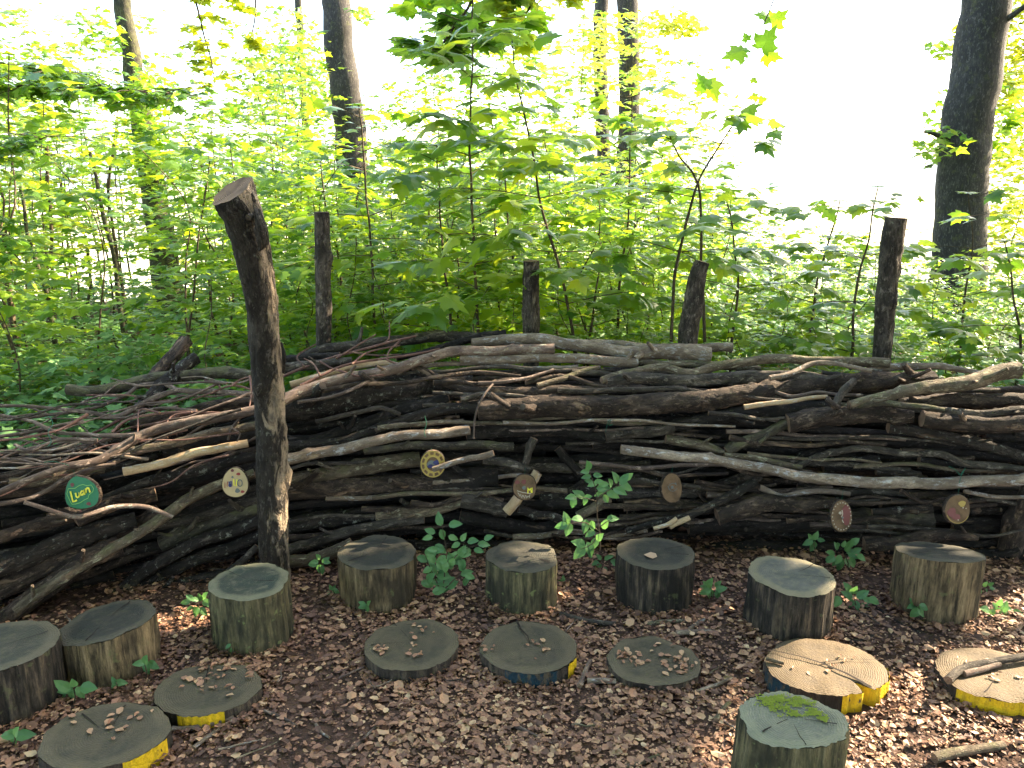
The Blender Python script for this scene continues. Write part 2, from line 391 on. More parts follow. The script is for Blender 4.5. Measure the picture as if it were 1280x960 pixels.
# ------------------------------------------------------------------ log wall
def Df(u):
    return float(np.interp(u, [-250, 0, 150, 345, 600, 950, 1280, 1500], [2.35, 2.8, 3.02, 3.22, 3.34, 3.36, 3.24, 3.05]))
def wallY(u, v, off=0.0):
    y = Df(u) + max(0, 700-v)/270*.16
    vt = np.interp(u, [0, 150, 300, 420, 1100, 1280], [600, 560, 510, 490, 505, 520])
    if v < vt: y += (vt-v)/60*.26
    return y+off
SID = [100]
def wlog(kind, label, cat, uv, dia, mat, off=0.0, group=None, sides=14, end='end', rough=.075, knots=1, parent=None, wob=.004):
    SID[0] += 1
    if uv[0][0] > 1300: return None
    uv = [(min(u, 1306), v) for u, v in uv]; uv = [q for i, q in enumerate(uv) if i == 0 or abs(q[0]-uv[i-1][0])+abs(q[1]-uv[i-1][1]) > 6]
    if not isinstance(dia, (list, tuple)): dia = [dia]*len(uv)
    if len(dia) > len(uv): dia = dia[:len(uv)] if len(dia) > 2 else dia
    if len(dia) == 2 and len(uv) > 2: dia = list(np.linspace(dia[0], dia[1], len(uv)))
    pts = [P(u, v, wallY(u, v, off)) for u, v in uv]
    rad = [mpp(p)*d/2 for p, d in zip(pts, dia)]
    if max(dia) < 7: sides = 8
    elif label and 'half hidden' not in label:
        sides = 18 if max(dia) > 12 else 14; knots = 2+SID[0] % 3
        if mat in ('brown', 'dark', 'lichen', 'grey'): rough = .10
    o = tube_obj(kind, pts, rad, [M[mat], M[end]], parent, sides=sides, step=.016, rough=rough, seed=SID[0], knots=knots, wob=wob if max(dia) > 4 else .002)
    if parent is None: tag(o, label, cat, group)
    if parent is None and group is None and max(dia) >= 10 and kind in ('log', 'branch'):
        q_ = random.Random(SID[0])
        for k in range(q_.choice([0, 1, 1, 2, 3])):
            i = q_.randrange(len(pts)-1); t = q_.uniform(.15, .85); c = pts[i].lerp(pts[i+1], t); rr_ = rad[i]*(1-t)+rad[i+1]*t
            ax = (pts[i+1]-pts[i]).normalized()*q_.choice([-1, 1]); dv = (ax*q_.uniform(.4, 1.2)+Vector((q_.uniform(-.3, .3), -q_.uniform(.3, 1), q_.uniform(-.2, 1)))).normalized()
            rs_ = rr_*q_.uniform(.22, .42); ln_ = rr_*q_.uniform(1.4, 3.4)
            tube_obj('branch_stub', [c+dv*rr_*.5, c+dv*(rr_*.7+ln_*.5), c+dv*(rr_+ln_)+Vector((0, 0, ln_*.15))], [rs_*1.4, rs_, rs_*.75], [M[mat], M['enddark']], o, sides=8, step=.01, rough=.12, seed=SID[0]*7+k)
    return o
L = wlog
GTOP = 'logs stacked in the wall'
LOGS = [
 # ---- top of the wall, from left to right
 ('log', 'thick dark-barked log along the back of the wall top behind the red twigs', [(380,447),(415,436),(500,425),(560,421),(602,424)], 14, 'grey', .12),
 ('branch', 'dark straight branch lying slanted across the middle of the wall top', [(495,447),(550,435),(592,424),(632,417)], [8,10], 'dark', .02),
 ('log', 'bumpy pale log forming the crest of the wall right of the middle', [(590,430),(633,425),(675,425),(710,430),(744,434),(790,441),(840,440),(888,445)], [13,20], 'pale', .0),
 ('log', 'smooth grey log end poking out behind the pale crest log', [(740,430),(820,434),(870,435),(915,434)], 12, 'pale', .13),
 ('branch', 'long curved pinkish branch sweeping up from the front post to the wall top', [(352,502),(382,487),(420,475),(460,466),(500,460),(532,449),(570,440),(640,437),(693,436)], [14,12], 'pink', -.1),
 ('stick', 'peeled blond stick lying right against the curved pinkish branch', [(363,481),(407,469),(445,459),(480,454),(503,458)], [10,8], 'peeled', -.06),
 ('branch', 'long pale branch running level just under the crest of the wall', [(575,449),(640,448),(672,446),(715,449),(760,452),(797,453)], [11,13], 'pale', -.05),
 ('branch', 'wavy olive branch reaching the foot of the rightmost rear post', [(752,476),(795,464),(827,459),(860,465),(890,459),(960,450),(1035,451),(1085,451),(1112,454)], [10,12], 'tan', -.08),
 ('branch', 'short tan branch tucked behind the wavy olive branch', [(795,453),(852,454),(905,458),(950,462)], 9, 'tan', .03),
 ('log', 'blue-grey log under the wavy olive branch', [(757,478),(802,473),(865,475),(960,471),(1010,474),(1045,478)], 16, 'grey', -.06),
 ('branch', 'thin crooked silvery branch arching over the big brown log', [(962,473),(985,467),(1010,456),(1030,454),(1065,459),(1090,464)], [7,5], 'pale', -.14),
 ('twig', 'thin crooked twig reaching right below the level pale branch', [(598,479),(627,478),(658,474),(675,468),(692,462)], [5,4], 'twig', -.1),
 ('stick', 'short olive stick slanting up beneath the crest log', [(672,482),(702,473),(725,464),(747,460)], [7,6], 'tan', -.08),
 ('log', 'long rough reddish-brown log sagging through the upper middle of the wall', [(515,458),(545,471),(570,482),(595,488),(640,491),(690,489),(740,487),(790,486),(830,489),(858,488)], [13,12], 'brown', -.04),
 ('log', 'thickest long log of the wall with patches of bark left on it', [(598,512),(640,511),(690,508),(740,507),(790,505),(865,502),(930,493),(965,490)], [26,28,28,28,27,26,24,20], 'brown', -.05),
 ('log', 'big brown log rising to a sawn end near the right of the wall top', [(905,499),(960,489),(1010,483),(1060,479),(1110,476),(1166,473)], [20,24,25,24,23,21], 'brown', -.03),
 ('log', 'dark log beneath the thickest long log in the middle', [(600,533),(640,534),(670,533),(715,527),(765,526),(830,528)], 13, 'dark', .0),
 ('log', 'dark grey log running right under the big brown log', [(828,536),(865,526),(902,519),(960,515),(1010,512),(1045,510)], [14,20], 'dark', -.03),
 ('stick', 'bright peeled orange-tan stick lying below the big brown log', [(930,509),(960,504),(997,500),(1034,496)], [7,5], 'peeled', -.09),
 ('log', 'short grey log with a pale broken end in the middle of the wall', [(757,546),(780,541),(815,539),(842,533)], 13, 'grey', -.04),
 ('branch', 'long smooth pale branch bowing along the front of the right half', [(776,561),(802,564),(840,569),(877,573),(915,580),(960,587),(1010,595),(1060,600),(1110,604),(1160,606),(1210,603),(1290,596),(1360,590)], [11,12,12,12,13,13,14,14,14,14,14,14,14], 'pale', -.15),
 ('branch', 'olive branch dipping down to touch the long bowing pale branch', [(832,549),(865,554),(885,560),(903,568)], [11,13], 'tan', -.05),
 ('branch', 'thin buff branch lying just above the long bowing pale branch', [(905,570),(935,573),(965,577),(1002,585)], [9,7], 'tan', -.09),
 ('branch', 'mossy branch slanting down left from the sawn log to the pale branch', [(908,564),(930,552),(960,541),(985,528)], 13, 'mossy', -.07),
 ('log', 'thick log with a reddish sawn end facing left in the right half', [(985,529),(1035,521),(1085,517),(1140,520)], [24,24,22,18], 'brown', -.1),
 ('log', 'thick tan log slanting up to a rounded sawn end at the far right', [(1062,506),(1110,496),(1160,483),(1210,478),(1240,468),(1272,463)], [9,13,18,19,21,21], 'tan', -.16),
 ('branch', 'slim pale branch running right from the foot of the rightmost rear post', [(1085,463),(1122,459),(1172,456),(1197,461),(1232,468)], [10,7], 'pale', -.02),
 ('stick', 'short forked stub sticking up from the logs at the right', [(1043,508),(1053,492),(1067,476)], [10,9], 'grey', -.16),
 ('branch', 'gnarled mossy branch resting on the sawn log at the right', [(1060,506),(1100,504),(1130,507),(1160,510),(1180,513)], [9,7], 'mossy', -.15),
 ('log', 'rough brown log leaving the frame beside the thick tan log', [(1128,506),(1172,501),(1210,500),(1290,502),(1350,505)], 18, 'brown', -.04),
 ('log', 'thin dark smooth log crossing above the cut log at the far right', [(1160,512),(1210,517),(1242,516),(1290,510),(1340,505)], 10, 'grey', -.1),
 ('log', 'thick log with a dark round cut end facing left at the far right', [(1152,523),(1190,528),(1235,532),(1295,530),(1360,526)], 21, 'brown', -.12),
 ('branch', 'peeling dark branch curving down to the right edge of the frame', [(1110,534),(1150,538),(1185,547),(1220,553),(1247,562),(1290,578),(1340,592)], 14, 'lichen', -.08),
 ('log', 'dark log half hidden near the right edge below the cut log', [(1230,546),(1290,545),(1340,545)], 14, 'dark', .02),
 ('branch', 'thin grey branch arching above the right half of the bowing branch', [(998,582),(1025,571),(1060,562),(1090,561),(1135,566),(1175,568),(1210,580),(1290,588),(1340,590)], [8,10], 'grey', -.08),
 ('stick', 'dark stick lying left of the arching grey branch', [(962,577),(997,571),(1032,564)], 9, 'dark', -.02),
 ('log', 'short rough-barked dark log under the arching grey branch', [(1028,582),(1060,579),(1098,578)], [17,18], 'lichen', .0),
 ('log', 'broken grey log with a splintered end in the right half', [(1095,588),(1125,591),(1150,595)], 11, 'grey', -.02),
 ('log', 'lichen-spotted dark log under the right end of the arching branch', [(1148,578),(1185,585),(1225,592)], 15, 'lichen', .0),
 ('log', 'brown log at the back of the wall top near the right edge', [(1215,489),(1290,487),(1350,490)], 12, 'brown', .05),
 ('log', 'tan log in a gap under the level pale branch left of the big brown log', [(690,463),(740,466),(790,470)], [12,14], 'mossy', .12),
 ('log', 'dark brown log seen through the gap above the dark grey log', [(860,511),(930,507),(1000,503)], 12, 'dark', .05),
 # ---- centre, middle heights
 ('log', 'dark back log at the left of the wall top beside the rear post', [(352,450),(380,447),(425,445)], 11, 'dark', .1),
 ('log', 'grey-brown log just above the peeled blond stick', [(350,462),(395,456),(440,452)], [13,12], 'grey', .0),
 ('log', 'very thick dark log with white lichen right of the front post', [(345,512),(400,506),(470,490),(540,478),(590,480)], [34,36,36,30,24], 'lichen', .05),
 ('branch', 'thin dark branch curving beneath the pinkish branch', [(372,503),(410,497),(440,487),(466,474)], [4,5], 'twig', -.1),
 ('log', 'dark log climbing right from the front post to the middle', [(352,552),(400,548),(440,536),(495,516),(560,496)], 14, 'dark', .0),
 ('log', 'lichen-flecked log climbing beside it to the middle of the wall', [(352,560),(410,553),(445,546),(482,532),(520,522),(570,510),(610,512)], [13,13], 'lichen', -.04),
 ('branch', 'long light grey branch rising from the front post towards the middle', [(350,577),(395,566),(432,560),(470,550),(507,545),(545,543),(587,537)], [13,12], 'pale', -.12),
 ('log', 'dark log with a cut left end next to the light grey branch', [(583,541),(620,537),(660,536),(720,541),(757,547)], [20,14], 'dark', -.03),
 ('branch', 'straight olive-grey branch level above the yellow painted disc', [(455,564),(480,560),(520,556),(570,557),(642,559)], [9,11], 'mossy', -.06),
 ('log', 'smooth thick olive-brown log under the light grey branch', [(350,600),(395,594),(440,586),(480,580),(525,574)], [18,19], 'tan', -.02),
 ('log', 'thick log with long bare tan scars across the lower centre', [(352,614),(430,608),(495,605),(540,607)], 24, 'brown', -.02),
 ('log', 'thick dark log end right of the yellow painted disc', [(528,604),(575,600),(622,597)], [28,32], 'dark', .0),
 ('stick', 'slanting bare stick whose tip touches the yellow painted disc', [(541,587),(570,578),(600,571),(617,566)], [7,8], 'pale', -.22),
 ('log', 'dark lichen-dotted log low behind the stump with the plant', [(352,660),(400,650),(450,643),(500,640),(540,634)], 20, 'lichen', .0),
 ('log', 'short pale log with frayed end low in the centre', [(470,645),(515,640),(550,634),(578,626)], [14,15], 'tan', -.05),
 ('log', 'short grey log slanting down right in the low centre', [(576,626),(610,632),(635,638)], 17, 'grey', -.08),
 ('branch', 'smooth dark branch rising right from the foot of the front post', [(352,690),(400,676),(440,664),(480,655),(530,648)], [14,12], 'grey', -.06),
 ('branch', 'low olive branch at the ground right of the front post', [(352,702),(390,698),(420,688),(440,678)], [16,14], 'tan', -.1),
 ('stick', 'short dark stick standing upright above the disc with the letter M', [(668,548),(662,562),(657,580)], [11,9], 'grey', -.1),
 ('stick', 'short grey branch end pointing right at the disc with the letter M', [(604,574),(635,579),(662,588)], [11,9], 'grey', -.1),
 ('stick', 'flat dark board-like stick slanting down in the dark central gap', [(697,560),(712,578),(726,594)], [11,12], 'dark', .02),
 ('stick', 'short stick with a pale chewed end below the disc with the letter M', [(633,640),(642,630),(655,614),(672,590)], [13,12], 'peeled', -.12),
 ('branch', 'crooked lichen branch right of the chewed stick end', [(648,636),(670,643),(690,645),(703,650)], [11,10], 'lichen', -.1),
 ('log', 'dark low log across the foot of the wall behind the middle stumps', [(575,645),(650,660),(720,664),(790,667)], 17, 'dark', -.02),
 ('log', 'dark rough log behind the middle plant', [(675,625),(720,618),(775,605),(820,600)], [24,20], 'lichen', .06),
 ('stick', 'pale slanting stick behind the middle plant', [(722,646),(740,635),(762,622)], [12,13], 'tan', -.04),
 ('log', 'dark log passing behind the plain brown disc', [(770,622),(820,619),(900,606),(950,592)], [16,15], 'grey', .02),
 ('log', 'tan scarred log under the plain brown disc', [(780,632),(830,631),(880,634),(905,630)], [15,18], 'brown', -.03),
 ('branch', 'dark branch slanting up right over the barked log', [(782,664),(820,652),(860,645),(895,630),(925,614),(945,601)], [8,12], 'lichen', -.13),
 ('stick', 'bone-white split stick end above the sixth stump', [(817,661),(832,656),(846,648)], [5,6], 'peeled', -.18),
 ('stick', 'second split pale stick end beside the bone-white one', [(837,659),(848,653),(862,647)], [6,7], 'peeled', -.17),
 ('log', 'thick log wrapped in flaking pink-brown bark right of centre', [(896,644),(925,636),(955,630),(1000,630),(1045,628)], [23,24,22,18,12], 'brown', -.12),
 ('log', 'long dark log under the log with flaking bark', [(860,660),(920,657),(960,656),(1010,653)], [16,18], 'dark', -.02),
 ('log', 'mossy thick log behind the red painted disc', [(990,652),(1050,650),(1110,652),(1165,650)], [24,24], 'mossy', .02),
 ('log', 'low log with a bare pink patch above the rightmost stump', [(1080,680),(1120,678),(1160,671),(1200,670),(1222,672)], [16,17,17,12,8], 'brown', -.1),
 ('branch', 'short knotted branch stub left of the yellow-red disc', [(1090,640),(1130,638),(1165,636)], [8,12], 'lichen', -.06),
 ('branch', 'thin pale twig behind the yellow-red disc', [(1205,614),(1240,620),(1290,622)], [5,5], 'pale', -.08),
 ('log', 'dark log low behind the second stump from the right', [(880,690),(960,684),(1060,686)], 20, 'dark', .0),
 ('log', 'dark log at the foot of the wall behind the rightmost stump', [(1080,705),(1180,700),(1300,690)], 20, 'dark', .02),
 ('log', 'dark log crossing behind the discs at the far right', [(1100,625),(1180,628),(1300,640)], 20, 'dark', .05),
 # ---- left wing
 ('log', 'long mossy log with a rounded end reaching left beyond the wall', [(84,487),(125,488),(175,478),(225,471),(275,466),(340,470)], [14,14,15,15,14,13], 'mossy', -.05),
 ('branch', 'long forked branch lying over the brush pile at the left', [(345,492),(318,492),(250,491),(222,489),(190,500),(170,510),(145,519),(112,515),(50,509),(-40,511)], [9,8,7,7,8,7,6,5,4,3], 'twig', -.12),
 ('branch', 'thin branch bending down across the left brush', [(-40,518),(0,519),(37,525),(70,537),(105,542),(130,546),(175,543),(215,530)], [4,6], 'twig', -.16),
 ('twig', 'straight thin twig near the left edge of the brush', [(-40,552),(0,545),(50,537),(105,527)], [4,5], 'twig', -.12),
 ('twig', 'crooked brown twig low on the left brush', [(18,556),(37,562),(75,551),(122,550)], [4,5], 'twig', -.18),
 ('branch', 'main dark curved branch descending left from the front post', [(345,506),(315,511),(275,522),(225,531),(190,541),(160,555),(120,575),(88,581),(50,592),(0,616),(-60,650)], [12,12,12,12,12,11,10,8,8,8,8], 'twig', -.16),
 ('branch', 'thin grey branch running below the green painted disc', [(150,575),(125,585),(85,598),(62,612),(25,625),(-60,634)], [6,6], 'twig', -.14),
 ('stick', 'bright peeled blond stick pointing left beside the front post', [(154,590),(200,580),(245,565),(270,562),(310,554)], [11,10], 'peeled', -.14),
 ('log', 'log with a pale ragged end behind the green painted disc', [(12,604),(50,600),(90,588),(130,584)], [13,15], 'tan', -.06),
 ('log', 'dark lichen log slanting up right from the green painted disc', [(60,648),(125,628),(175,607),(225,592),(320,570)], [12,14], 'lichen', -.06),
 ('log', 'flaky tan log right of the green painted disc', [(95,650),(125,638),(160,625),(195,616)], [18,18], 'brown', -.1),
 ('log', 'straight tan-grey log slanting from the left corner towards the post', [(20,764),(60,733),(100,707),(168,670),(208,647),(237,624),(272,607),(318,592)], [13,13,13,13,14,14,13,12], 'tan', -.12),
 ('twig', 'smooth curved pinkish stick hanging out in front of the left wing', [(30,628),(75,640),(100,644),(140,635),(180,634),(200,640),(216,646)], [5,6,6,6,6,6,5], 'pink', -.24),
 ('log', 'lichen log behind the left brush', [(-50,592),(0,585),(80,566),(150,550),(220,537)], 15, 'lichen', .02),
 ('log', 'brown log high on the left wing beside the brush', [(-50,608),(0,600),(40,590),(80,580)], 14, 'brown', .0),
 ('log', 'tan-grey log at the upper left next to the front post', [(165,532),(230,519),(280,508),(345,498)], [15,16], 'brown', .0),
 ('branch', 'olive branch below the main curved branch', [(150,566),(200,557),(250,545),(330,530)], [10,11], 'tan', -.08),
 ('log', 'dark log next to the front post above the blond stick', [(205,568),(260,552),(340,540)], [16,20], 'dark', .04),
 ('log', 'dark thick log behind the heart-shaped pale disc', [(190,610),(260,594),(345,585)], 24, 'dark', .02),
 ('log', 'pale flaking log leaving the frame at the left edge', [(-60,690),(0,672),(50,655),(90,645),(125,640)], [15,15], 'brown', -.08),
 ('log', 'thick lichen-patched log second from the edge of the left wing', [(-60,732),(0,710),(67,680),(110,665),(170,650)], [24,22], 'lichen', -.06),
 ('log', 'thick brown log slanting through the lower left wing', [(-60,765),(0,738),(35,722),(85,695),(150,668),(200,640)], [26,22], 'brown', -.04),
 ('log', 'thick bare-scarred log reaching down to the lower left corner', [(-60,815),(0,776),(27,757),(77,722),(110,700),(150,682)], [26,24], 'brown', -.1),
 ('log', 'lichen-dotted log slanting up right above the second stump', [(60,778),(110,760),(150,740),(178,717),(215,694),(255,674),(325,652)], [16,15], 'lichen', -.06),
 ('log', 'dark log with pale lichen just below it towards the post', [(100,775),(150,747),(202,720),(270,690),(330,668)], [17,15], 'lichen', -.04),
 ('log', 'lowest dark log of the left wing behind the ringed stump', [(150,768),(188,745),(235,730),(300,714),(340,700)], [16,14], 'lichen', -.08),
 ('log', 'dark log low between the second stump and the post', [(170,770),(240,752),(300,738)], 14, 'dark', .04),
 ('log', 'grey leaning stick at the foot of the front post', [(285,715),(305,700),(322,683)], 9, 'grey', -.1),
 ('log', 'dark olive log behind the straight tan-grey log', [(200,680),(260,655),(330,632)], 20, 'mossy', .02),
 ('log', 'dark log just right of the curved pinkish stick', [(160,660),(230,645),(330,612)], 20, 'dark', .05),
]
for kind, label, uv, dia, mat, off in LOGS:
    L(kind, label, 'log' if kind == 'log' else kind, uv, dia, mat, off)
# stumps leaning out of the pile at the left, forked hanging twigs
L('log', 'stout brown cut branch leaning up out of the pile left of the front post', 'log', [(183,482),(198,465),(212,450),(233,425)], [13,15,16,16], 'brown', -.02, knots=2)
L('log', 'dark lichen-covered cut branch leaning right beside the stout brown one', 'log', [(172,515),(188,498),(200,482),(225,461),(246,447)], [17,18,17,15,15], 'lichen', -.08, knots=2)
L('twig', 'thin bent bare twig hanging down the middle of the wall', 'twig', [(616,480),(606,492),(597,508),(593,525),(592,548)], [3,2.5], 'twig', -.2)
L('stick', 'short broken stub with a frayed end near the hanging twig', 'stick', [(612,494),(624,501),(637,509)], [9,6], 'brown', -.16)
L('twig', 'small fork jutting up from the short stub at the right', 'twig', [(1034,498),(1040,505),(1049,510)], [7,6], 'brown', -.18)
# branching twigs of the left brush (children of one twig each)
def brush(label, uv, dia, kids, mat='twig', off=-.08):
    o = L('brushwood', label, 'twig', uv, dia, mat, off, wob=.004)
    for k in kids:
        L('side_twig', None, None, k, [3, 1.6], mat, off-.01, parent=o, knots=0)
brush('forked bare brushwood branch fanning out left over the undergrowth', [(225,489),(205,481),(175,482),(155,495),(112,510),(50,520),(-40,530)], [6,3],
      [[(155,495),(120,497),(80,515),(30,540)],[(112,510),(70,519),(40,517),(0,523)],[(175,482),(150,480),(122,500)],[(60,518),(30,508),(-20,505)]])
brush('dead brushwood branch with thin side shoots at the left edge', [(200,560),(150,566),(100,562),(50,575),(-40,580)], [6,3],
      [[(150,566),(120,552),(80,548),(40,556)],[(100,562),(60,560),(20,572),(-20,574)],[(120,560),(110,540),(90,525)]])
brush('tangle of fine dead twigs lying low on the left brush', [(140,548),(90,560),(40,566),(-40,566)], [5,3],
      [[(90,560),(70,545),(30,538),(-10,540)],[(60,565),(40,552),(0,548)],[(100,556),(80,575),(40,588)]])
brush('red-brown brushwood bundle on the wall top beside the front post', [(355,470),(390,455),(440,440),(480,430),(520,420)], [4,3],
      [[(400,452),(420,462),(450,468)],[(440,440),(470,445),(500,443)],[(380,458),(372,445),(395,430)],[(460,436),(485,425),(487,402)],[(500,426),(486,440),(484,455)],[(420,448),(450,430),(470,418)]], 'redtwig', -.02)
brush('fine red twigs tangled over the blond stick', [(375,482),(400,470),(440,455),(500,446),(550,436)], [4,3],
      [[(440,455),(460,440),(500,432)],[(400,470),(392,455),(380,448)],[(480,448),(500,455),(530,445)],[(420,462),(450,470),(480,468)]], 'redtwig', -.12)
brush('short red twigs between the mossy log and the front post', [(318,488),(290,482),(262,492),(240,500)], [3,2],
      [[(290,482),(300,475),(318,470)],[(276,486),(270,478),(255,475)],[(312,470),(314,490),(312,508)]], 'redtwig', -.14)
brush('long red arching twig over the logs of the left wing', [(310,518),(260,515),(200,516),(160,525),(140,540)], [3,4],
      [[(200,516),(175,512),(172,540)],[(240,515),(215,520),(205,535)]], 'redtwig', -.16)
brush('thin crooked twig standing off the dark logs left of the post', [(300,522),(290,535),(285,550)], [4,3], [[(290,535),(300,542),(296,552)]], 'twig', -.16)
# curled dry leaves and bark flakes caught on the wall are added below with the litter

# filler logs, mostly near-black bark that paints the shade of the gaps
vtop = lambda u: float(np.interp(u, [-200, 0, 100, 230, 320, 420, 600, 900, 1100, 1280, 1450], [600, 566, 560, 528, 500, 472, 460, 465, 478, 500, 520]))
vbot = lambda u: float(np.interp(u, [-200, 0, 100, 200, 345, 600, 900, 1280, 1450], [860, 800, 775, 750, 715, 700, 700, 712, 730]))
slope = lambda u: float(np.interp(u, [-200, 0, 200, 345, 500, 640, 900, 1100, 1280], [-.62, -.55, -.48, -.3, -.15, 0, -.03, .02, .05]))
nf = 0; deep = []
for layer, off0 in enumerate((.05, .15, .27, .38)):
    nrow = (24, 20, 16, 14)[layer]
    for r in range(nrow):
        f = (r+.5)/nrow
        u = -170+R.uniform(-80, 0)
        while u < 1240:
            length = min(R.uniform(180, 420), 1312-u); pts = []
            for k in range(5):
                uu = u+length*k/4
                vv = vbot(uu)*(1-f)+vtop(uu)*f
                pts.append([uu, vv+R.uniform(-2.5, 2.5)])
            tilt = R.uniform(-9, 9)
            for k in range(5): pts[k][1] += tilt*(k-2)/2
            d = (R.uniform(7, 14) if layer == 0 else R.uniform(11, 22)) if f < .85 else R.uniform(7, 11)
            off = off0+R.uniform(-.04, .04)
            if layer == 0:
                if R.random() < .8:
                    L('log', 'thin weathered branch, often painted dark for shade, half hidden in the gaps of the log wall', 'log', pts, d, R.choice(['dark', 'dark', 'dark', 'lichen', 'grey', 'brown']), off, group='inner branches of the stacked wall', sides=9, rough=.08, knots=1); nf += 1
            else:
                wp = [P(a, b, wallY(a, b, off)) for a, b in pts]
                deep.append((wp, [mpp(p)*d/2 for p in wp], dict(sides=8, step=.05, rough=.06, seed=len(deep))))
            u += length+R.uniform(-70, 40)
o = join_tubes('inner_logs', deep, M['dark']); tag(o, 'mass of logs filling the inside of the stacked wall, near black as painted shade', 'logs', kind='stuff')
# fine dead twigs of the brush pile at the left, lying over one another
for k in range(34):
    u0 = R.uniform(60, 330); v0 = R.uniform(498, 600)-.10*(u0-60); ln = R.uniform(90, 220); sl_ = R.uniform(-.05, .42)
    pts = [(u0-ln*t, v0+ln*t*sl_+R.uniform(-6, 6)) for t in (0, .25, .5, .75, 1)]
    L('twig', 'fine bare dead twig in the tangle of brush at the left end of the wall', 'twig', pts, [R.uniform(2.5, 4.5), 1.5], R.choice(['twig', 'twig', 'grey', 'redtwig', 'pale']), R.uniform(-.2, -.04), group='fine twigs of the left brush')
# thin branches and sticks lying over the face of the wall
for k in range(75):
    u0 = R.uniform(330, 1150); f = R.uniform(.12, .97); ln = R.uniform(90, 300)
    pts = []
    for t in (0, .25, .5, .75, 1):
        uu = u0+ln*t; pts.append((uu, vbot(uu)*(1-f)+(vtop(uu)-14)*f+R.uniform(-5, 5)+(t-.5)*R.uniform(-8, 8)))
    L('stick', 'slim bare stick lying between the bigger logs of the wall', 'stick', pts, [R.uniform(4, 8.5), R.uniform(3, 6)], R.choice(['grey', 'pale', 'tan', 'twig', 'brown', 'grey', 'brown']), R.uniform(-.09, -.02), group='slim sticks in the wall')
print('filler logs', nf)

# ------------------------------------------------------------------ posts
def post(label, uvw, Ys, mat, seed, sides=20, zbase=None, knots=2, rough=.06, cut=0):
    pts = [P(u, v, y) for (u, v, w_), y in zip(uvw, Ys)]
    rad = [mpp(p)*w_/2 for p, (u, v, w_) in zip(pts, uvw)]
    if pts[-1].z > 0.0:
        d = (pts[-1]-pts[-2]); d = Vector((d.x*.3, d.y*.3, -abs(d.z))).normalized()
        pts.append(pts[-1]+d*(pts[-1].z+.1)/max(.3, -d.z)); rad.append(rad[-1]*1.05)
    root = empty('wooden_post', (pts[-1].x, pts[-1].y, 0)); tag(root, label, 'post')
    V, q, t, b = tube_arrays(pts, rad, sides=sides, step=.02, rough=rough, seed=seed, knots=knots)
    if cut:
        for k in range(5):
            sl_ = slice(k*sides, (k+1)*sides); c_ = V[sl_].mean(0); V[sl_, 2] += ((V[sl_, 1]-c_[1])*cut+(V[sl_, 0]-c_[0])*.15)*(1-k/5)
        nb = len(q)//sides+1; c0_ = nb*sides; V[c0_:c0_+sides] = V[:sides]; V[c0_+2*sides] = V[:sides].mean(0)+np.array([.004, .004, -.006])
    half = len(t)//2
    link('shaft', mesh_np('shaft', V, [q, t[half:]], [M[mat], M['end']], attrs={'bark': b}, matidx=[0]*len(q)+[1]*half), root)
    link('sawn_top', mesh_np('sawn_top', V, [t[:half]], [M['end']], attrs={'bark': b}), root)
    return root, pts, rad
fp = [(290,238,50),(300,264,50),(309,290,47),(314,308,45),(318,332,42),(328,390,38),(333,450,39),(338,520,37),(341,600,38),(344,700,34)]
fpY = [2.86,2.87,2.885,2.9,2.91,2.95,2.98,3.0,3.02,3.04]
root, pts, rad = post('tall knobbly front post with peeling bark leaning left before the log wall', fp, fpY, 'post', 11, sides=36, rough=.06, cut=.42)
# bark flap and branch stub at the post's head, and peeled strips standing proud
tube_obj('knot', [P(322,262,2.82), P(326,285,2.80), P(329,303,2.81), P(324,312,2.84)], [.010,.022,.020,.006], [M['post'], M['end']], root, sides=12, step=.01, rough=.12, seed=5)
tube_obj('knot', [P(316,270,2.84), P(310,272,2.79)], [.016,.010], [M['post'], M['enddark']], root, sides=10, step=.01, rough=.1, seed=6)
tube_obj('raised_rim', [P(303,247,2.84), P(309,243,2.84), P(313,252,2.85), P(313,266,2.86)], [.012,.017,.017,.012], [M['post'], M['end']], root, sides=9, step=.01, rough=.1, seed=8)
tube_obj('bark_flap', [P(352,428,2.95), P(355,445,2.93), P(354,466,2.96)], [.004,.008,.004], [M['dark']], root, sides=7, step=.01, rough=.1, seed=9)
post('slim upright rear post left of centre with rough mottled bark', [(402,265,19),(403,300,20),(404,350,20),(405,400,20),(405,445,18)], [3.95]*5, 'rear', 21)
post('short straight rear post standing in the middle behind the crest log', [(664,326,20),(664,360,20),(664,420,21)], [4.05]*3, 'rear', 22)
post('short rear post leaning right, between the middle and rightmost rear posts', [(878,327,18),(871,350,22),(866,385,24),(859,430,24)], [4.05]*4, 'rear', 23)
rr_, p_, r_ = post('tall dark rear post at the right with a clean flat top', [(1120,272,27),(1114,310,26),(1108,370,25),(1102,445,23)], [4.0]*4, 'rear', 24)
post('dark leaning post at the right edge in front of the wall', [(1330,560,26),(1300,600,28),(1272,650,28),(1258,700,28),(1252,720,26)], [3.22,3.24,3.26,3.28,3.28], 'brown', 25)
SINK = []
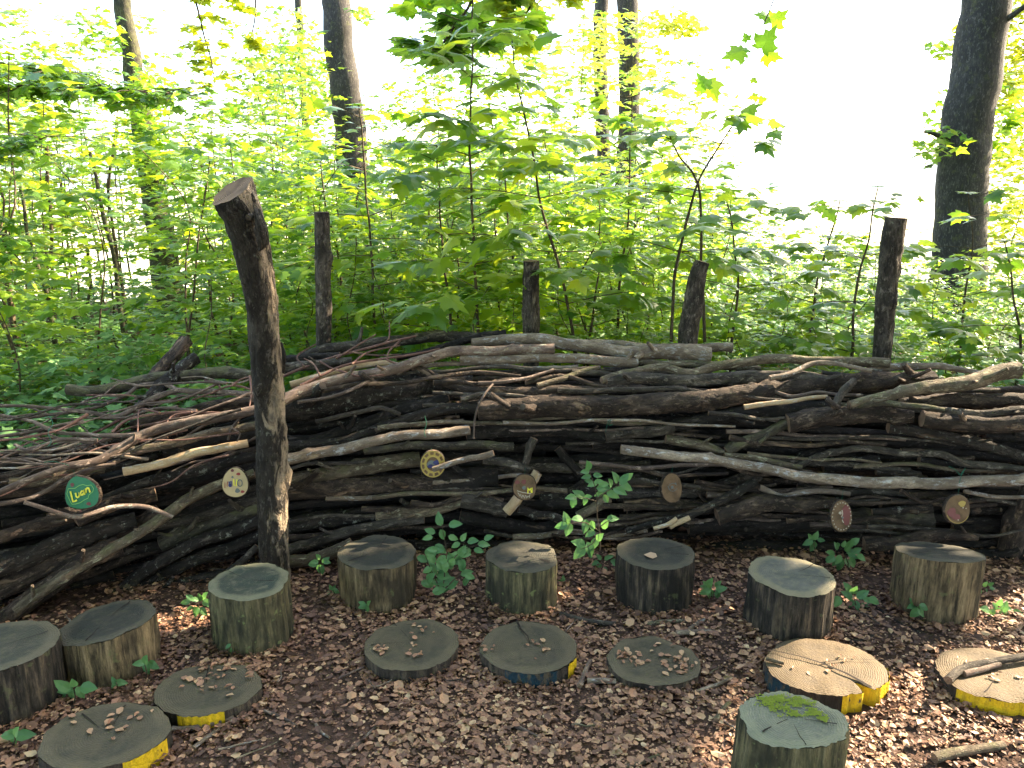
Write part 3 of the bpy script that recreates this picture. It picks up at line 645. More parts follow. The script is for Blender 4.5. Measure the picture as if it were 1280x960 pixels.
# ------------------------------------------------------------------ stumps and discs
def ring_top(cx, cy, rfun, z, n=56, nr=9, bumpz=.003, seed=0, tilt=(0, 0)):
    rng = random.Random(seed); V = [(0, 0, z)]; rel = [0]
    for k in range(1, nr+1):
        for j in range(n):
            a = 2*math.pi*j/n; r = rfun(a)*k/nr
            x, y = r*math.cos(a), r*math.sin(a)
            zz = z+bumpz*(mnoise.noise(Vector((x*14+seed, y*14, 0))))*2
            if k == nr: zz -= bumpz*1.2
            V.append((x, y, zz+x*tilt[0]+y*tilt[1])); rel.append(k/nr)
    tr = [(0, 1+j, 1+(j+1) % n) for j in range(n)]; q = []
    for k in range(1, nr):
        for j in range(n):
            a = 1+(k-1)*n+j; b = 1+(k-1)*n+(j+1) % n; q.append((a, a+n, b+n, b))
    return V, tr, q, rel
def block(kind, label, cat, u, vb, vt, hw, top, side, seed, irr=.05, ridge=.035, flare=1.0, tilt=(0, 0), wedge=None, group=None, rel_h=None, asp=1.0, rot=0.0, hfix=None, vt_c=None):
    """u centre, vb/vt front base/front top rows in the photo, hw half width in pixels."""
    g = PZ(u, vb, 0); 
    if hfix is None:
        t = P(u, vt, g.y); h = t.z
    else:
        h = hfix; t = PZ(u, vt, h); g = Vector((t.x, t.y, 0))
    m_ = mpp(Vector((g.x, g.y+.13, h))); rad = hw*m_
    ry = rad*asp
    cx, cy = g.x*(g.y+ry)/g.y, g.y+ry
    rng = random.Random(seed)
    ph = [rng.uniform(0, 6.28) for _ in range(8)]
    def rf(a):
        r = 1+irr*(math.sin(2*a+ph[0])*.6+math.sin(3*a+ph[1])*.4+math.sin(5*a+ph[2])*.25)+ridge*(1.3*mnoise.noise(Vector((math.cos(a)*3.1+seed, math.sin(a)*3.1, 1)))+.8*mnoise.noise(Vector((math.cos(a)*9+seed, math.sin(a)*9, 4)))+.5*mnoise.noise(Vector((math.cos(a)*22+seed, math.sin(a)*22, 7))))
        if wedge:
            for (wa, ww, wd) in wedge:
                d = abs(math.atan2(math.sin(a-wa), math.cos(a-wa)))
                if d < ww: r *= 1-wd*(1-d/ww)
        return rad*r*(1/math.sqrt((math.cos(a))**2+(math.sin(a)/asp)**2))
    root = empty(kind, (cx, cy, zg(cx, cy)*0)); root.rotation_euler.z = rot; tag(root, label, cat, group)
    n = 128 if kind != 'wood_disc' or wedge else 84
    V, tr, q, rel = ring_top(cx, cy, rf, h, n=n, nr=8, seed=seed, tilt=tilt)
    o = link('sawn_face', mesh_np('sawn_face', V, [np.array(tr), np.array(q)], M[top], attrs={'rel': np.array(rel)}), root, local=True)
    # side wall
    nz = 14 if h > .1 else 5; SV = []; 
    for k in range(nz+1):
        f = k/nz; z = h*(1-f)-.06*f
        for j in range(n):
            a = 2*math.pi*j/n
            s_ = 1+(flare-1)*f**1.6
            r = rf(a)*s_*(1+.02*math.sin(f*7+ph[6]+2*a)*f)+ridge*rad*.5*(1.6*mnoise.noise(Vector((math.cos(a)*6+seed, math.sin(a)*6, f*2.5)))+1.5*mnoise.noise(Vector((math.cos(a)*17+seed, math.sin(a)*17, f*1.5)))+.8*mnoise.noise(Vector((math.cos(a)*9, math.sin(a)*9+seed, f*12))))*min(1, f*5)
            if k == 0: zz = h-.004+r*math.cos(a)*tilt[0]+r*math.sin(a)*tilt[1]; r *= 1.0
            else: zz = z+(r*math.cos(a)*tilt[0]+r*math.sin(a)*tilt[1])*(1-f)
            SV.append((r*math.cos(a), r*math.sin(a), zz))
    q2 = [(k*n+j, (k+1)*n+j, (k+1)*n+(j+1) % n, k*n+(j+1) % n) for k in range(nz) for j in range(n)]
    link('bark_side', mesh_np('bark_side', SV, [np.array(q2)], M[side]), root, local=True)
    # painted front arc of the rim, a skin 3 mm proud
    root['asp'] = asp; root['r'] = rad; root['h'] = h
    return root, rf, h, rad, cx, cy
def paint_arc(root, rf, h, a0, a1, mat, flare=1.0, z0=0.002, z1=-.01):
    n = 28; V = []
    zs = [h-z0, h*.66, h*.33, z1]
    for z in zs:
        for j in range(n+1):
            a = a0+(a1-a0)*j/n; r = rf(a)*1.0+.0035+.002*math.sin(a*40)
            V.append((r*math.cos(a), r*math.sin(a), z))
    q = [(k*(n+1)+j, (k+1)*(n+1)+j, (k+1)*(n+1)+j+1, k*(n+1)+j+1) for k in range(len(zs)-1) for j in range(n)]
    return link('painted_rim', mesh_np('painted_rim', V, [np.array(q)], M[mat]), root, local=True)
ST = []
def stump(*a, **k): r = block('stump_seat', a[0], 'stump', *a[1:], **k); ST.append((r[4], r[5], r[3])); return r
def disc(*a, **k): r = block('wood_disc', a[0], 'wood disc', *a[1:], **k); ST.append((r[4], r[5], r[3])); return r
s1 = stump('broad grey-topped stump seat cut off by the left edge of the frame', 18, 918, 846, 65, 'top_old', 'side_dark', 31, flare=1.02)
s2 = stump('dark-topped stump seat with a warm tan right side, second from the left', 146, 864, 806, 55, 'top_dark', 'side_tan', 32, tilt=(.1, 0))
s3 = stump('ribbed olive stump seat with a pale rim round its dark top, before the front post', 320, 822, 750, 49, 'top_ring', 'side_olive', 33, flare=1.08)
s4 = stump('smooth tan stump seat with a small knot, left of the bushy seedling', 475, 768, 712, 49, 'top_dark', 'side_tan', 34)
s5 = stump('narrow fluted stump seat in the middle with a pale fleck on top', 653, 772, 715, 45, 'top_dark', 'side_olive', 35)
s6 = stump('dark stump seat with one round buff leaf lying on its top', 816, 774, 712, 47, 'top_dark', 'side_dark', 36)
s7 = stump('grey-green topped stump seat with almost black sides, right of centre', 981, 812, 744, 53, 'top_grey', 'side_dark', 37)
s8 = stump('olive stump seat at the right with a sunlit strip down its side', 1160, 787, 712, 50, 'top_dark', 'side_tan', 38, tilt=(0, -.2))
s9 = stump('nearest stump with bright green moss on its pale sawn top', 976, 1035, 938, 62, 'top_moss', 'side_olive', 39, irr=.1, flare=1.12, ridge=.06, asp=.95)
HP = math.pi
d1 = disc('olive wooden disc with a yellow painted edge at the lower left', 138, 970, 962, 77, 'top_disc', 'side_bark', 41, hfix=.06, irr=.03, asp=.84)
d2 = disc('wooden disc half covered by dry leaves at the left, worn yellow edge', 263, 902, 893, 67, 'top_disc', 'side_bark', 42, hfix=.05, irr=.05, asp=.78)
d3 = disc('round olive disc without visible paint before the seedling', 516, 848, 838, 59, 'top_disc', 'side_bark', 43, hfix=.05, irr=.03)
d4 = disc('round disc with a radial crack and a dark blue edge in the middle', 661, 852, 842, 60, 'top_disc', 'side_bark', 44, hfix=.05, irr=.03)
d5 = disc('sunken disc mostly buried under leaves right of the cracked disc', 815, 865, 858, 56, 'top_disc', 'side_bark', 45, hfix=.035, irr=.06)
d6 = disc('warm brown split disc with a bright yellow edge and a notch at the front', 1027, 890, 868, 76, 'top_warm', 'side_bark', 46, hfix=.065, irr=.05, wedge=[(-1.02, .13, .42)], asp=.8)
d7 = disc('warm brown disc with yellow edge at the right carrying a grey stick', 1245, 897, 880, 76, 'top_warm', 'side_bark', 47, hfix=.06, irr=.05, asp=.8)
paint_arc(d1[0], d1[1], d1[2], -.85, -.1, 'yellow'); paint_arc(d2[0], d2[1], d2[2], -1.9, -.9, 'yellow')
paint_arc(d4[0], d4[1], d4[2], -2.1, -1.0, 'blue'); paint_arc(d4[0], d4[1], d4[2], -.75, -.4, 'yellow')
paint_arc(d6[0], d6[1], d6[2], -1.6, -.05, 'yellow'); paint_arc(d6[0], d6[1], d6[2], -3.1, -2.5, 'blue'); paint_arc(d7[0], d7[1], d7[2], -2.75, -1.25, 'yellow')
# cracks: thin flat dark strips laid just above the face, not cut into it
M['crack'] = simple('crack_dark', (.02, .015, .012), .95)
def crack(root, h, pts, wdt, tilt=(0, 0)):
    V = []
    for i, (x, y) in enumerate(pts):
        t = Vector(pts[min(i+1, len(pts)-1)])-Vector(pts[max(i-1, 0)]); t = Vector((t[0], t[1], 0)).normalized(); n_ = Vector((-t.y, t.x, 0))
        ww = wdt*(1-i/(len(pts)-1)*.75)
        for s_ in (-1, 1): V.append((x+n_.x*ww*s_, y+n_.y*ww*s_, h+.0065+x*tilt[0]+y*tilt[1]))
    q = [(2*i, 2*i+1, 2*i+3, 2*i+2) for i in range(len(pts)-1)]
    link('crack', mesh_np('crack', V, [np.array(q)], M['crack']), root, local=True)
r4 = d4[3]; crack(d4[0], d4[2], [(-.25*r4, .95*r4), (-.17*r4, .6*r4), (-.02*r4, .3*r4), (.02*r4, .0)], .004)
r6 = d6[3]; crack(d6[0], d6[2], [(.48*r6, -.66*r6), (.25*r6, -.3*r6), (-.05*r6, .0*r6), (-.35*r6, .2*r6), (-.85*r6, .42*r6)], .006)
crack(d6[0], d6[2], [(-.05*r6, .02*r6), (.4*r6, .12*r6), (.9*r6, .1*r6)], .002)
for sd_, (st_, nck) in enumerate([(s1, 3), (s2, 2), (s3, 2), (s4, 3), (s5, 3), (s6, 2), (s7, 2), (s8, 3), (s9, 4), (d1, 2), (d2, 1), (d3, 2), (d5, 1), (d7, 2)]):
    q_ = random.Random(sd_+50); rr_ = st_[3]
    for k in range(nck):
        a0 = q_.uniform(0, 6.28); e = q_.uniform(.1, .55); a1 = a0+q_.uniform(-.25, .25)
        ti = {1: (.1, 0), 7: (0, -.2)}.get(sd_, (0, 0))
        crack(st_[0], st_[2]-.004, [(rr_*f*math.cos(a0+(a1-a0)*f+q_.uniform(-.03, .03)), rr_*f*st_[0]['asp']*math.sin(a0+(a1-a0)*f)) for f in (.86, .75, .6, .4, e*.5)], q_.uniform(.0012, .003), ti)
# moss cushions on the nearest stump
def mosspatch(root, h, cx, cy, r, seed):
    rng = np.random.default_rng(seed); n = 230
    a = rng.uniform(0, 6.28, n); q_ = rng.uniform(0, 1, n)**.8*r*(1.25+.5*np.sin(3*a+seed)+.3*np.sin(7*a))
    c = np.stack([cx+q_*np.cos(a)*1.5, cy+q_*np.sin(a), np.full(n, h+.001)], 1)
    s = rng.uniform(.0012, .0042, n)
    T = np.array([[1, 0, 0], [-.5, .87, 0], [-.5, -.87, 0], [0, 0, 1.1]])
    V = (c[:, None, :]+T[None]*s[:, None, None]).reshape(-1, 3)
    f = np.array([[0, 1, 3], [1, 2, 3], [2, 0, 3]]); F_ = (f[None]+np.arange(n)[:, None, None]*4).reshape(-1, 3)
    o = link('moss', mesh_np('moss', V, [F_], M['moss']), root, local=True); o['kind'] = 'stuff'
r9, h9 = s9[3], s9[2]
for k, (x, y, r) in enumerate([(-.15, .35, .2), (-.3, .55, .13), (.3, .5, .16), (.5, .15, .1), (.1, .1, .06), (-.05, .62, .1), (.62, -.05, .05)]):
    mosspatch(s9[0], h9+.002, x*r9, y*r9, r*r9, k)

# ------------------------------------------------------------------ leaves
def tmpl_maple():
    h = [(0, 0), (.12, -.10), (.40, -.12), (.30, .04), (.44, .10), (.56, .34), (.38, .34), (.24, .44), (.30, .62), (.14, .64), (0, .98)]
    out = h + [(-x, y) for x, y in h[-2:0:-1]]
    V = [(0, .3, 0)] + [(x, y, -.22*abs(x)-.12*(y-.3)**2) for x, y in out]
    n = len(out); return np.array(V), np.array([(0, 1+i, 1+(i+1) % n) for i in range(n)])
def tmpl_maple_lo():
    h = [(0, 0), (.34, -.10), (.28, .08), (.54, .34), (.24, .42), (.0, .98)]
    out = h + [(-x, y) for x, y in h[-2:0:-1]]
    V = [(0, .3, 0)] + [(x, y, -.22*abs(x)) for x, y in out]
    n = len(out); return np.array(V), np.array([(0, 1+i, 1+(i+1) % n) for i in range(n)])
def tmpl_ovate():
    h = [(0, 0), (.22, .15), (.31, .42), (.2, .74), (0, 1)]
    out = h + [(-x, y) for x, y in h[-2:0:-1]]
    V = [(0, .5, .0)] + [(x, y, .18*abs(x)-.2*(y-.4)**2) for x, y in out]
    n = len(out); return np.array(V), np.array([(0, 1+i, 1+(i+1) % n) for i in range(n)])
def tmpl_dry():
    V = [(0, .5, 0), (0, 0, .06), (.3, .2, .1), (.33, .6, .14), (.05, 1, .0), (-.28, .68, .16), (-.3, .25, .05)]
    return np.array(V, float), np.array([(0, 1+i, 1+(i+1) % 6) for i in range(6)])
TM, TML, TO, TD = tmpl_maple(), tmpl_maple_lo(), tmpl_ovate(), tmpl_dry()
def frames(tip, nrm):
    tip = tip/np.linalg.norm(tip, axis=1)[:, None]
    x = np.cross(tip, nrm); x /= np.maximum(1e-6, np.linalg.norm(x, axis=1))[:, None]
    z = np.cross(x, tip); return np.stack([x, tip, z], 2)       # columns
def leaves_mesh(name, tm, org, tip, nrm, size, tint, mat):
    Rm = frames(tip, nrm); T, F_ = tm
    V = np.einsum('nij,vj->nvi', Rm, T)*size[:, None, None]+org[:, None, :]
    nv = len(T); Fa = (F_[None]+np.arange(len(org))[:, None, None]*nv).reshape(-1, 3)
    return mesh_np(name, V.reshape(-1, 3), [Fa], mat, smooth=False, attrs={'tint': np.repeat(tint, nv)})
LEAFMESH = {}
def single_leaf_mesh(kind, mat, bend=0):
    key = (kind, mat, bend)
    if key not in LEAFMESH:
        T, F_ = {'maple': TM, 'ovate': TO}[kind]
        T = T.copy(); T[:, 2] -= bend*.12*(T[:, 1])**2
        LEAFMESH[key] = mesh_np('leaf', T, [F_], M[mat], smooth=False)
    return LEAFMESH[key]
def leaf_obj(parent, kind, mat, org, tip, nrm, size, bend=0, name='leaf'):
    o = bpy.data.objects.new(name, single_leaf_mesh(kind, mat, bend)); COL.objects.link(o); o.parent = parent
    fr = frames(np.array([tip], float), np.array([nrm], float))[0]
    m = Matrix([[*fr[0]*1, 0], [*fr[1]*1, 0], [*fr[2]*1, 0], [0, 0, 0, 1]])
    o.matrix_basis = Matrix.Translation(Vector(org)-parent.location) @ m @ Matrix.Scale(size, 4)
    return o
def sapling_data(stem_pts, r0, rng, first=.45, step=.16, blen=.55, leafsize=.10, leafstep=.10, up=.25, top_fac=.35, wide=1.0, flat=.4, extra=1):
    """stem polyline -> list of branch tubes and leaf (org, tip, normal, size)"""
    C_, r_ = spline(stem_pts, list(np.linspace(r0, r0*.25, len(stem_pts))), .05)
    s = np.concatenate([[0], np.cumsum(np.linalg.norm(np.diff(C_, axis=0), axis=1))]); tot = s[-1]
    br, lv = [], []
    z = first*tot; az = rng.uniform(0, 6.28)
    while z < tot*.99:
        i = min(len(C_)-1, int(np.searchsorted(s, z))); p = C_[i]; f = (z-first*tot)/(tot*(1-first))
        for k in range(2):
            if rng.random() < .12: continue
            a = az+math.pi*k+rng.uniform(-.4, .4)
            Lb = blen*(1-(1-top_fac)*f)*rng.uniform(.55, 1.15)
            d = np.array([math.cos(a), math.sin(a), up*rng.uniform(.4, 1.6)]); d /= np.linalg.norm(d)
            pts = [p]; q = p.copy(); dd = d.copy(); nseg = max(2, int(Lb/leafstep))
            for j in range(nseg):
                dd = dd+np.array([rng.uniform(-.12, .12), rng.uniform(-.12, .12), -.05]); dd /= np.linalg.norm(dd)
                q = q+dd*Lb/nseg; pts.append(q.copy())
                side = np.cross(dd, [0, 0, 1]); side /= max(1e-6, np.linalg.norm(side))
                if j >= nseg*.15:
                    for sd in ((-1, 1) if j < nseg-1 else (-1, 1, 0)):
                        if rng.random() < .1: continue
                        tip = dd*(.7 if sd else 1)+side*sd*wide*rng.uniform(.7, 1.1)+np.array([0, 0, rng.uniform(-.7, .1)])
                        nrm = np.array([rng.uniform(-1, 1)*flat, rng.uniform(-1, 1)*flat, 1.0])
                        pet = tip/np.linalg.norm(tip)*leafsize*.3
                        lv.append((q+pet, tip, nrm, leafsize*rng.uniform(.6, 1.2)))
                        for e in range(extra):
                            off = side*sd*rng.uniform(.06, .24)+dd*rng.uniform(-.06, .1)+np.array([0, 0, rng.uniform(-.05, .04)])
                            lv.append((q+off, tip+np.array([rng.uniform(-.6, .6), rng.uniform(-.6, .6), 0]), nrm+np.array([rng.uniform(-.4, .4), rng.uniform(-.4, .4), 0]), leafsize*rng.uniform(.5, 1.15)))
            br.append((pts, [r0*.28]+[r0*.28*(1-.7*(m+1)/len(pts)) for m in range(len(pts)-1)]))
        az += math.pi/2+rng.uniform(-.3, .3); z += step*rng.uniform(.75, 1.3)
    for k in range(4):
        a = k*1.57+rng.uniform(-.3, .3)
        lv.append((C_[-1], np.array([math.cos(a), math.sin(a), .1]), np.array([0, 0, 1.0]), leafsize*.7))
    return br, lv
def lv_arrays(lv):
    return tuple(np.array([l[i] for l in lv], float) for i in range(4))
def grow(name, label, cat, stem_pts, r0, rng, individual, mat, tm=TML, group=None, lo=0.3, hi=1.0, **kw):
    br, lv = sapling_data([np.array(p) for p in stem_pts], r0, rng, **kw)
    b = stem_pts[0]; root = empty(name, (b[0], b[1], b[2])); tag(root, label, cat, group)
    tube_obj('stem', stem_pts, list(np.linspace(r0, r0*.3, len(stem_pts))), [M['stem']], root, sides=7, step=.06, rough=.05, seed=rng.randint(0, 9999), wob=.004)
    join_tubes('twigs', [(pts, rad, dict(sides=4, step=.2, rough=0)) for pts, rad in br], M['stem'], root)
    if individual:
        rng.shuffle(lv)
        for (o_, t_, n_, s_) in lv[:290]:
            leaf_obj(root, 'maple', 'leafobj', o_, t_, n_, s_, rng.randint(0, 2))
    else:
        org, tip, nrm, sz = lv_arrays(lv)
        link('foliage', leaves_mesh('foliage', tm, org, tip, nrm, sz, NR.uniform(lo, hi, len(org)), M[mat]), root)
    return root, len(lv)
def stemP(uv, Y, toground=True):
    pts = [P(u, v, Y+(0 if len(t) == 0 else t[0])) for (u, v, *t) in uv]
    if toground:
        b = pts[0].copy(); pts.insert(0, Vector((b.x+(b.x-pts[1].x)*.4, b.y, zg(b.x, b.y)-.02)))
    return [np.array(p) for p in pts]
rng = random.Random(5); cnt = 0
FRONT = [
 ('tall maple sapling with dark green leaves reaching the top of the picture', [(597,430),(594,330),(589,250),(588,160),(590,60),(592,-20)], 4.5, dict(blen=.55, first=.35, leafsize=.16, step=.12, top_fac=.8, extra=1)),
 ('slanting maple sapling with the brightest yellow-green leaves right of centre', [(718,430),(700,340),(680,270),(665,190),(648,110),(640,50)], 4.45, dict(blen=.55, first=.4, leafsize=.15, step=.14, top_fac=.7)),
 ('straight thin brown sapling left of the middle of the thicket', [(565,430),(556,330),(549,260),(546,180)], 4.7, dict(blen=.45, first=.4, leafsize=.11)),
 ('forked maple sapling standing against the white sky right of centre', [(838,430),(845,340),(862,260),(872,228),(895,190),(922,148)], 4.4, dict(blen=.42, first=.55, leafsize=.13, step=.15)),
 ('left prong sapling crossing the fork against the sky', [(880,430),(877,330),(872,230),(850,195),(835,165)], 4.42, dict(blen=.3, first=.6, leafsize=.12)),
 ('bushy maple sapling behind the leaning rear post', [(915,430),(922,360),(915,280),(905,240)], 5.0, dict(blen=.6, first=.3, leafsize=.11)),
 ('broad-leaved sapling left of the tall right rear post', [(1010,440),(1020,360),(1040,290),(1050,250)], 5.0, dict(blen=.65, first=.3, leafsize=.12)),
 ('airy sapling with a thin top twig beside the tall right rear post', [(1065,440),(1070,360),(1085,300),(1098,232)], 4.6, dict(blen=.45, first=.4, leafsize=.1)),
 ('sapling with wide drooping leaves before the big right trunk', [(1200,440),(1205,380),(1215,310),(1210,240)], 5.2, dict(blen=.7, first=.35, leafsize=.13)),
 ('low leafy sapling at the right edge of the thicket', [(1275,440),(1270,390),(1262,330),(1255,300)], 4.9, dict(blen=.6, first=.3, leafsize=.12)),
 ('spreading maple sapling right of the slim left rear post', [(470,430),(465,340),(460,260),(452,170),(448,130)], 5.0, dict(blen=.75, first=.35, leafsize=.125, step=.15)),
 ('maple sapling between the slim left rear post and the trunk', [(420,420),(425,330),(405,250),(400,180)], 5.4, dict(blen=.65, first=.3, leafsize=.12)),
 ('maple sapling leafing above the short middle rear post', [(660,430),(652,380),(640,320),(632,230),(628,180)], 5.2, dict(blen=.65, first=.3, leafsize=.12)),
 ('maple sapling with pale tiers between the middle and leaning rear posts', [(770,430),(775,360),(783,290),(788,200),(790,110)], 5.0, dict(blen=.6, first=.3, leafsize=.125)),
 ('low broad maple sapling behind the crest log', [(735,440),(740,400),(748,350),(752,310)], 4.6, dict(blen=.5, first=.3, leafsize=.12)),
 ('sapling with bright tiers left of the front post', [(235,450),(240,380),(250,290),(262,200)], 5.2, dict(blen=.6, first=.3, leafsize=.10)),
]
for (label, uv, Y, kw) in FRONT:
    k2 = dict(step=.14, leafstep=.095); k2.update(kw)
    root, n_ = grow('maple_sapling', label, 'sapling', stemP(uv, Y), .011, rng, True, 'leafobj', **k2); cnt += n_
print('front leaves', cnt)

# sapling prototypes and their copies
def copy_tree(o, loc, rz, sc, parent=None):
    r = o.copy(); COL.objects.link(r); r.location = loc; r.rotation_euler = (0, 0, rz); r.scale = (sc, sc, sc)
    for ch in o.children:
        c = ch.copy(); COL.objects.link(c); c.parent = r; c.matrix_parent_inverse = Matrix.Identity(4)
        c.location = (0, 0, 0)
    return r
def proto_at_origin(label, group, height, seed, mat, tm, name='young_sapling', **kw):
    rg = random.Random(seed)
    pts = [np.array((0, 0, -.05))]
    for k in range(1, 6): pts.append(np.array((rg.uniform(-.08, .08)*k*.6, rg.uniform(-.08, .08)*k*.6, height*k/5)))
    br, lv = sapling_data(pts, .008*height**.5, rg, **kw)
    root = empty(name, (0, 0, 0)); tag(root, label, 'sapling', group)
    tube_obj('stem', pts, list(np.linspace(.008*height**.5, .003, 6)), [M['stem']], root, sides=6, step=.12, rough=.05, seed=seed)
    org, tip, nrm, sz = lv_arrays(lv)
    link('foliage', leaves_mesh('foliage', tm, org, tip, nrm, sz, NR.uniform(.0, 1.0, len(org)), M[mat]), root)
    return root
GRP = 'young saplings of the thicket behind the log wall'
LBL = 'slender leafy sapling growing in the dense green thicket behind the log wall'
protos = []
for k in range(7):
    protos.append(proto_at_origin(LBL, GRP, 2.2, 60+k, 'leaf', TML, first=.12, step=.12, blen=.65, leafsize=.115, leafstep=.10, top_fac=.55, extra=1))
# top of the foliage in the photo, by column
vfol = lambda u: float(np.interp(u, [-100, 0, 100, 250, 330, 400, 480, 540, 700, 800, 900, 960, 1000, 1080, 1140, 1200, 1280, 1400], [20, 40, 90, 120, 110, 115, 145, 150, 140, 150, 200, 240, 262, 270, 300, 300, 290, 280]))
used = set(); k = 0
def gap_ok(u, v): return True
placed = 0
rows = [(4.6, 31, 1.0), (5.3, 39, 1.0), (6.1, 44, .98), (7.2, 50, .95), (8.6, 53, .95), (10.5, 56, .95), (13, 56, .95)]
for (Y, n_, hf) in rows:
    for i in range(n_):
        y = Y+rng.uniform(-.4, .4)
        u = -180+1900*(i+rng.uniform(0, 1))/n_
        if u < 330 and rng.random() < (.35 if Y < 7 else .0): continue
        x = (u-640)/F*(y*CP+.2)
        vt_ = vfol(u)+ (Y-4.6)*1
        if u < 235 and rng.random() < .70: continue
        if 140 < u < 245 and y < 9.3 and rng.random() < .8: continue
        hgt = P(u, vt_, y).z*rng.uniform(.62, 1.0)*hf - zg(x, y)
        if Y < 5: hgt *= rng.uniform(.55, .8)
        pr = protos[placed % len(protos)]
        sc = hgt/2.25
        if placed < len(protos):
            pr.location = (x, y, zg(x, y)); pr.rotation_euler = (0, 0, rng.uniform(0, 6.28)); pr.scale = (sc,)*3
        else: copy_tree(pr, (x, y, zg(x, y)), rng.uniform(0, 6.28), sc)
        placed += 1
print('saplings', placed)

TALL = [proto_at_origin('tall young maple with sparse leaves rising above the thicket', 'tall young maples above the thicket', 4.0, 400+k, 'leafsun' if k == 1 else 'leaf', TML, name='young_tree', first=.3, step=.16, blen=.85, leafsize=.12, leafstep=.11, top_fac=.55, extra=1) for k in range(3)]
for k, (u, v, Y) in enumerate([(-60,-20,8), (15,30,7.2), (55,60,8.5), (100,40,9.5), (120,70,10), (240,95,10.5), (255,130,9), (300,60,10.5), (345,40,9), (375,70,13), (395,120,13), (480,110,12.8), (515,90,10), (560,40,8.5), (620,30,7.5), (690,50,8), (715,10,10), (835,60,9), (880,120,10), (850,120,9), (650,-10,11), (530,130,7.4), (20,110,9.5), (120,120,8), (60,150,7.5), (-20,80,6.6), (335,110,7.6), (1240,200,10), (1290,160,9), (-30,10,10.5), (40,0,12), (85,20,11), (130,30,12), (190,10,12.5), (175,120,11), (60,100,11), (0,130,8), (330,0,12), (365,20,11.5), (350,90,10), (500,60,12), (580,0,11), (640,-10,12), (700,0,12.5), (760,0,12), (800,30,13), (860,60,12.5), (545,100,8)]):
    q = P(u, v, Y); zb = zg(q.x, Y); sc = (q.z-zb)/4.0
    if k < 3: o = TALL[k]; o.location = (q.x, Y, zb); o.rotation_euler = (0, 0, k); o.scale = (sc,)*3
    else: copy_tree(TALL[k % 3], (q.x, Y, zb), rng.uniform(0, 6.28), sc)

# low undergrowth, too dense to count
def cloud(n, xr, yr, zfun, size, tm, mat, name, label, cat, seed, flat=.4, tint=(0, 1)):
    g = np.random.default_rng(seed)
    y = g.uniform(yr[0], yr[1], n); x = g.uniform(-1, 1, n)*(y*1.0+.8) if xr is None else g.uniform(xr[0], xr[1], n)
    cl = np.array([mnoise.noise(Vector((a*1.1, b*1.1, 5)))*.5+.5 for a, b in zip(x, y)])
    z = np.array([zfun(a, b, c, g.uniform()) for a, b, c in zip(x, y, cl)])
    org = np.stack([x, y, z], 1); a = g.uniform(0, 6.28, n)
    tip = np.stack([np.cos(a), np.sin(a), g.uniform(-.5, .2, n)], 1); nrm = np.stack([g.normal(0, flat, n), g.normal(0, flat, n), np.ones(n)], 1)
    o = link(name, leaves_mesh(name, tm, org, tip, nrm, g.uniform(size[0], size[1], n), g.uniform(tint[0], tint[1], n), M[mat]))
    tag(o, label, cat, kind='stuff'); return o
cloud(34000, None, (4.15, 12), lambda x, y, c, r: zg(x, y)+(.15+(.7 if y < 6.5 else .45)*c)*r**.5, (.05, .11), TML, 'leafcool', 'undergrowth', 'dense low green undergrowth covering the ground behind the wall', 'undergrowth', 3)
cloud(5000, (-4.5, -1.2), (3.6, 6), lambda x, y, c, r: zg(x, y)+(.1+.5*c)*r, (.04, .09), TO, 'leafcool', 'ground_plants', 'low soft green plants on the ground behind the left brush', 'plants', 4)

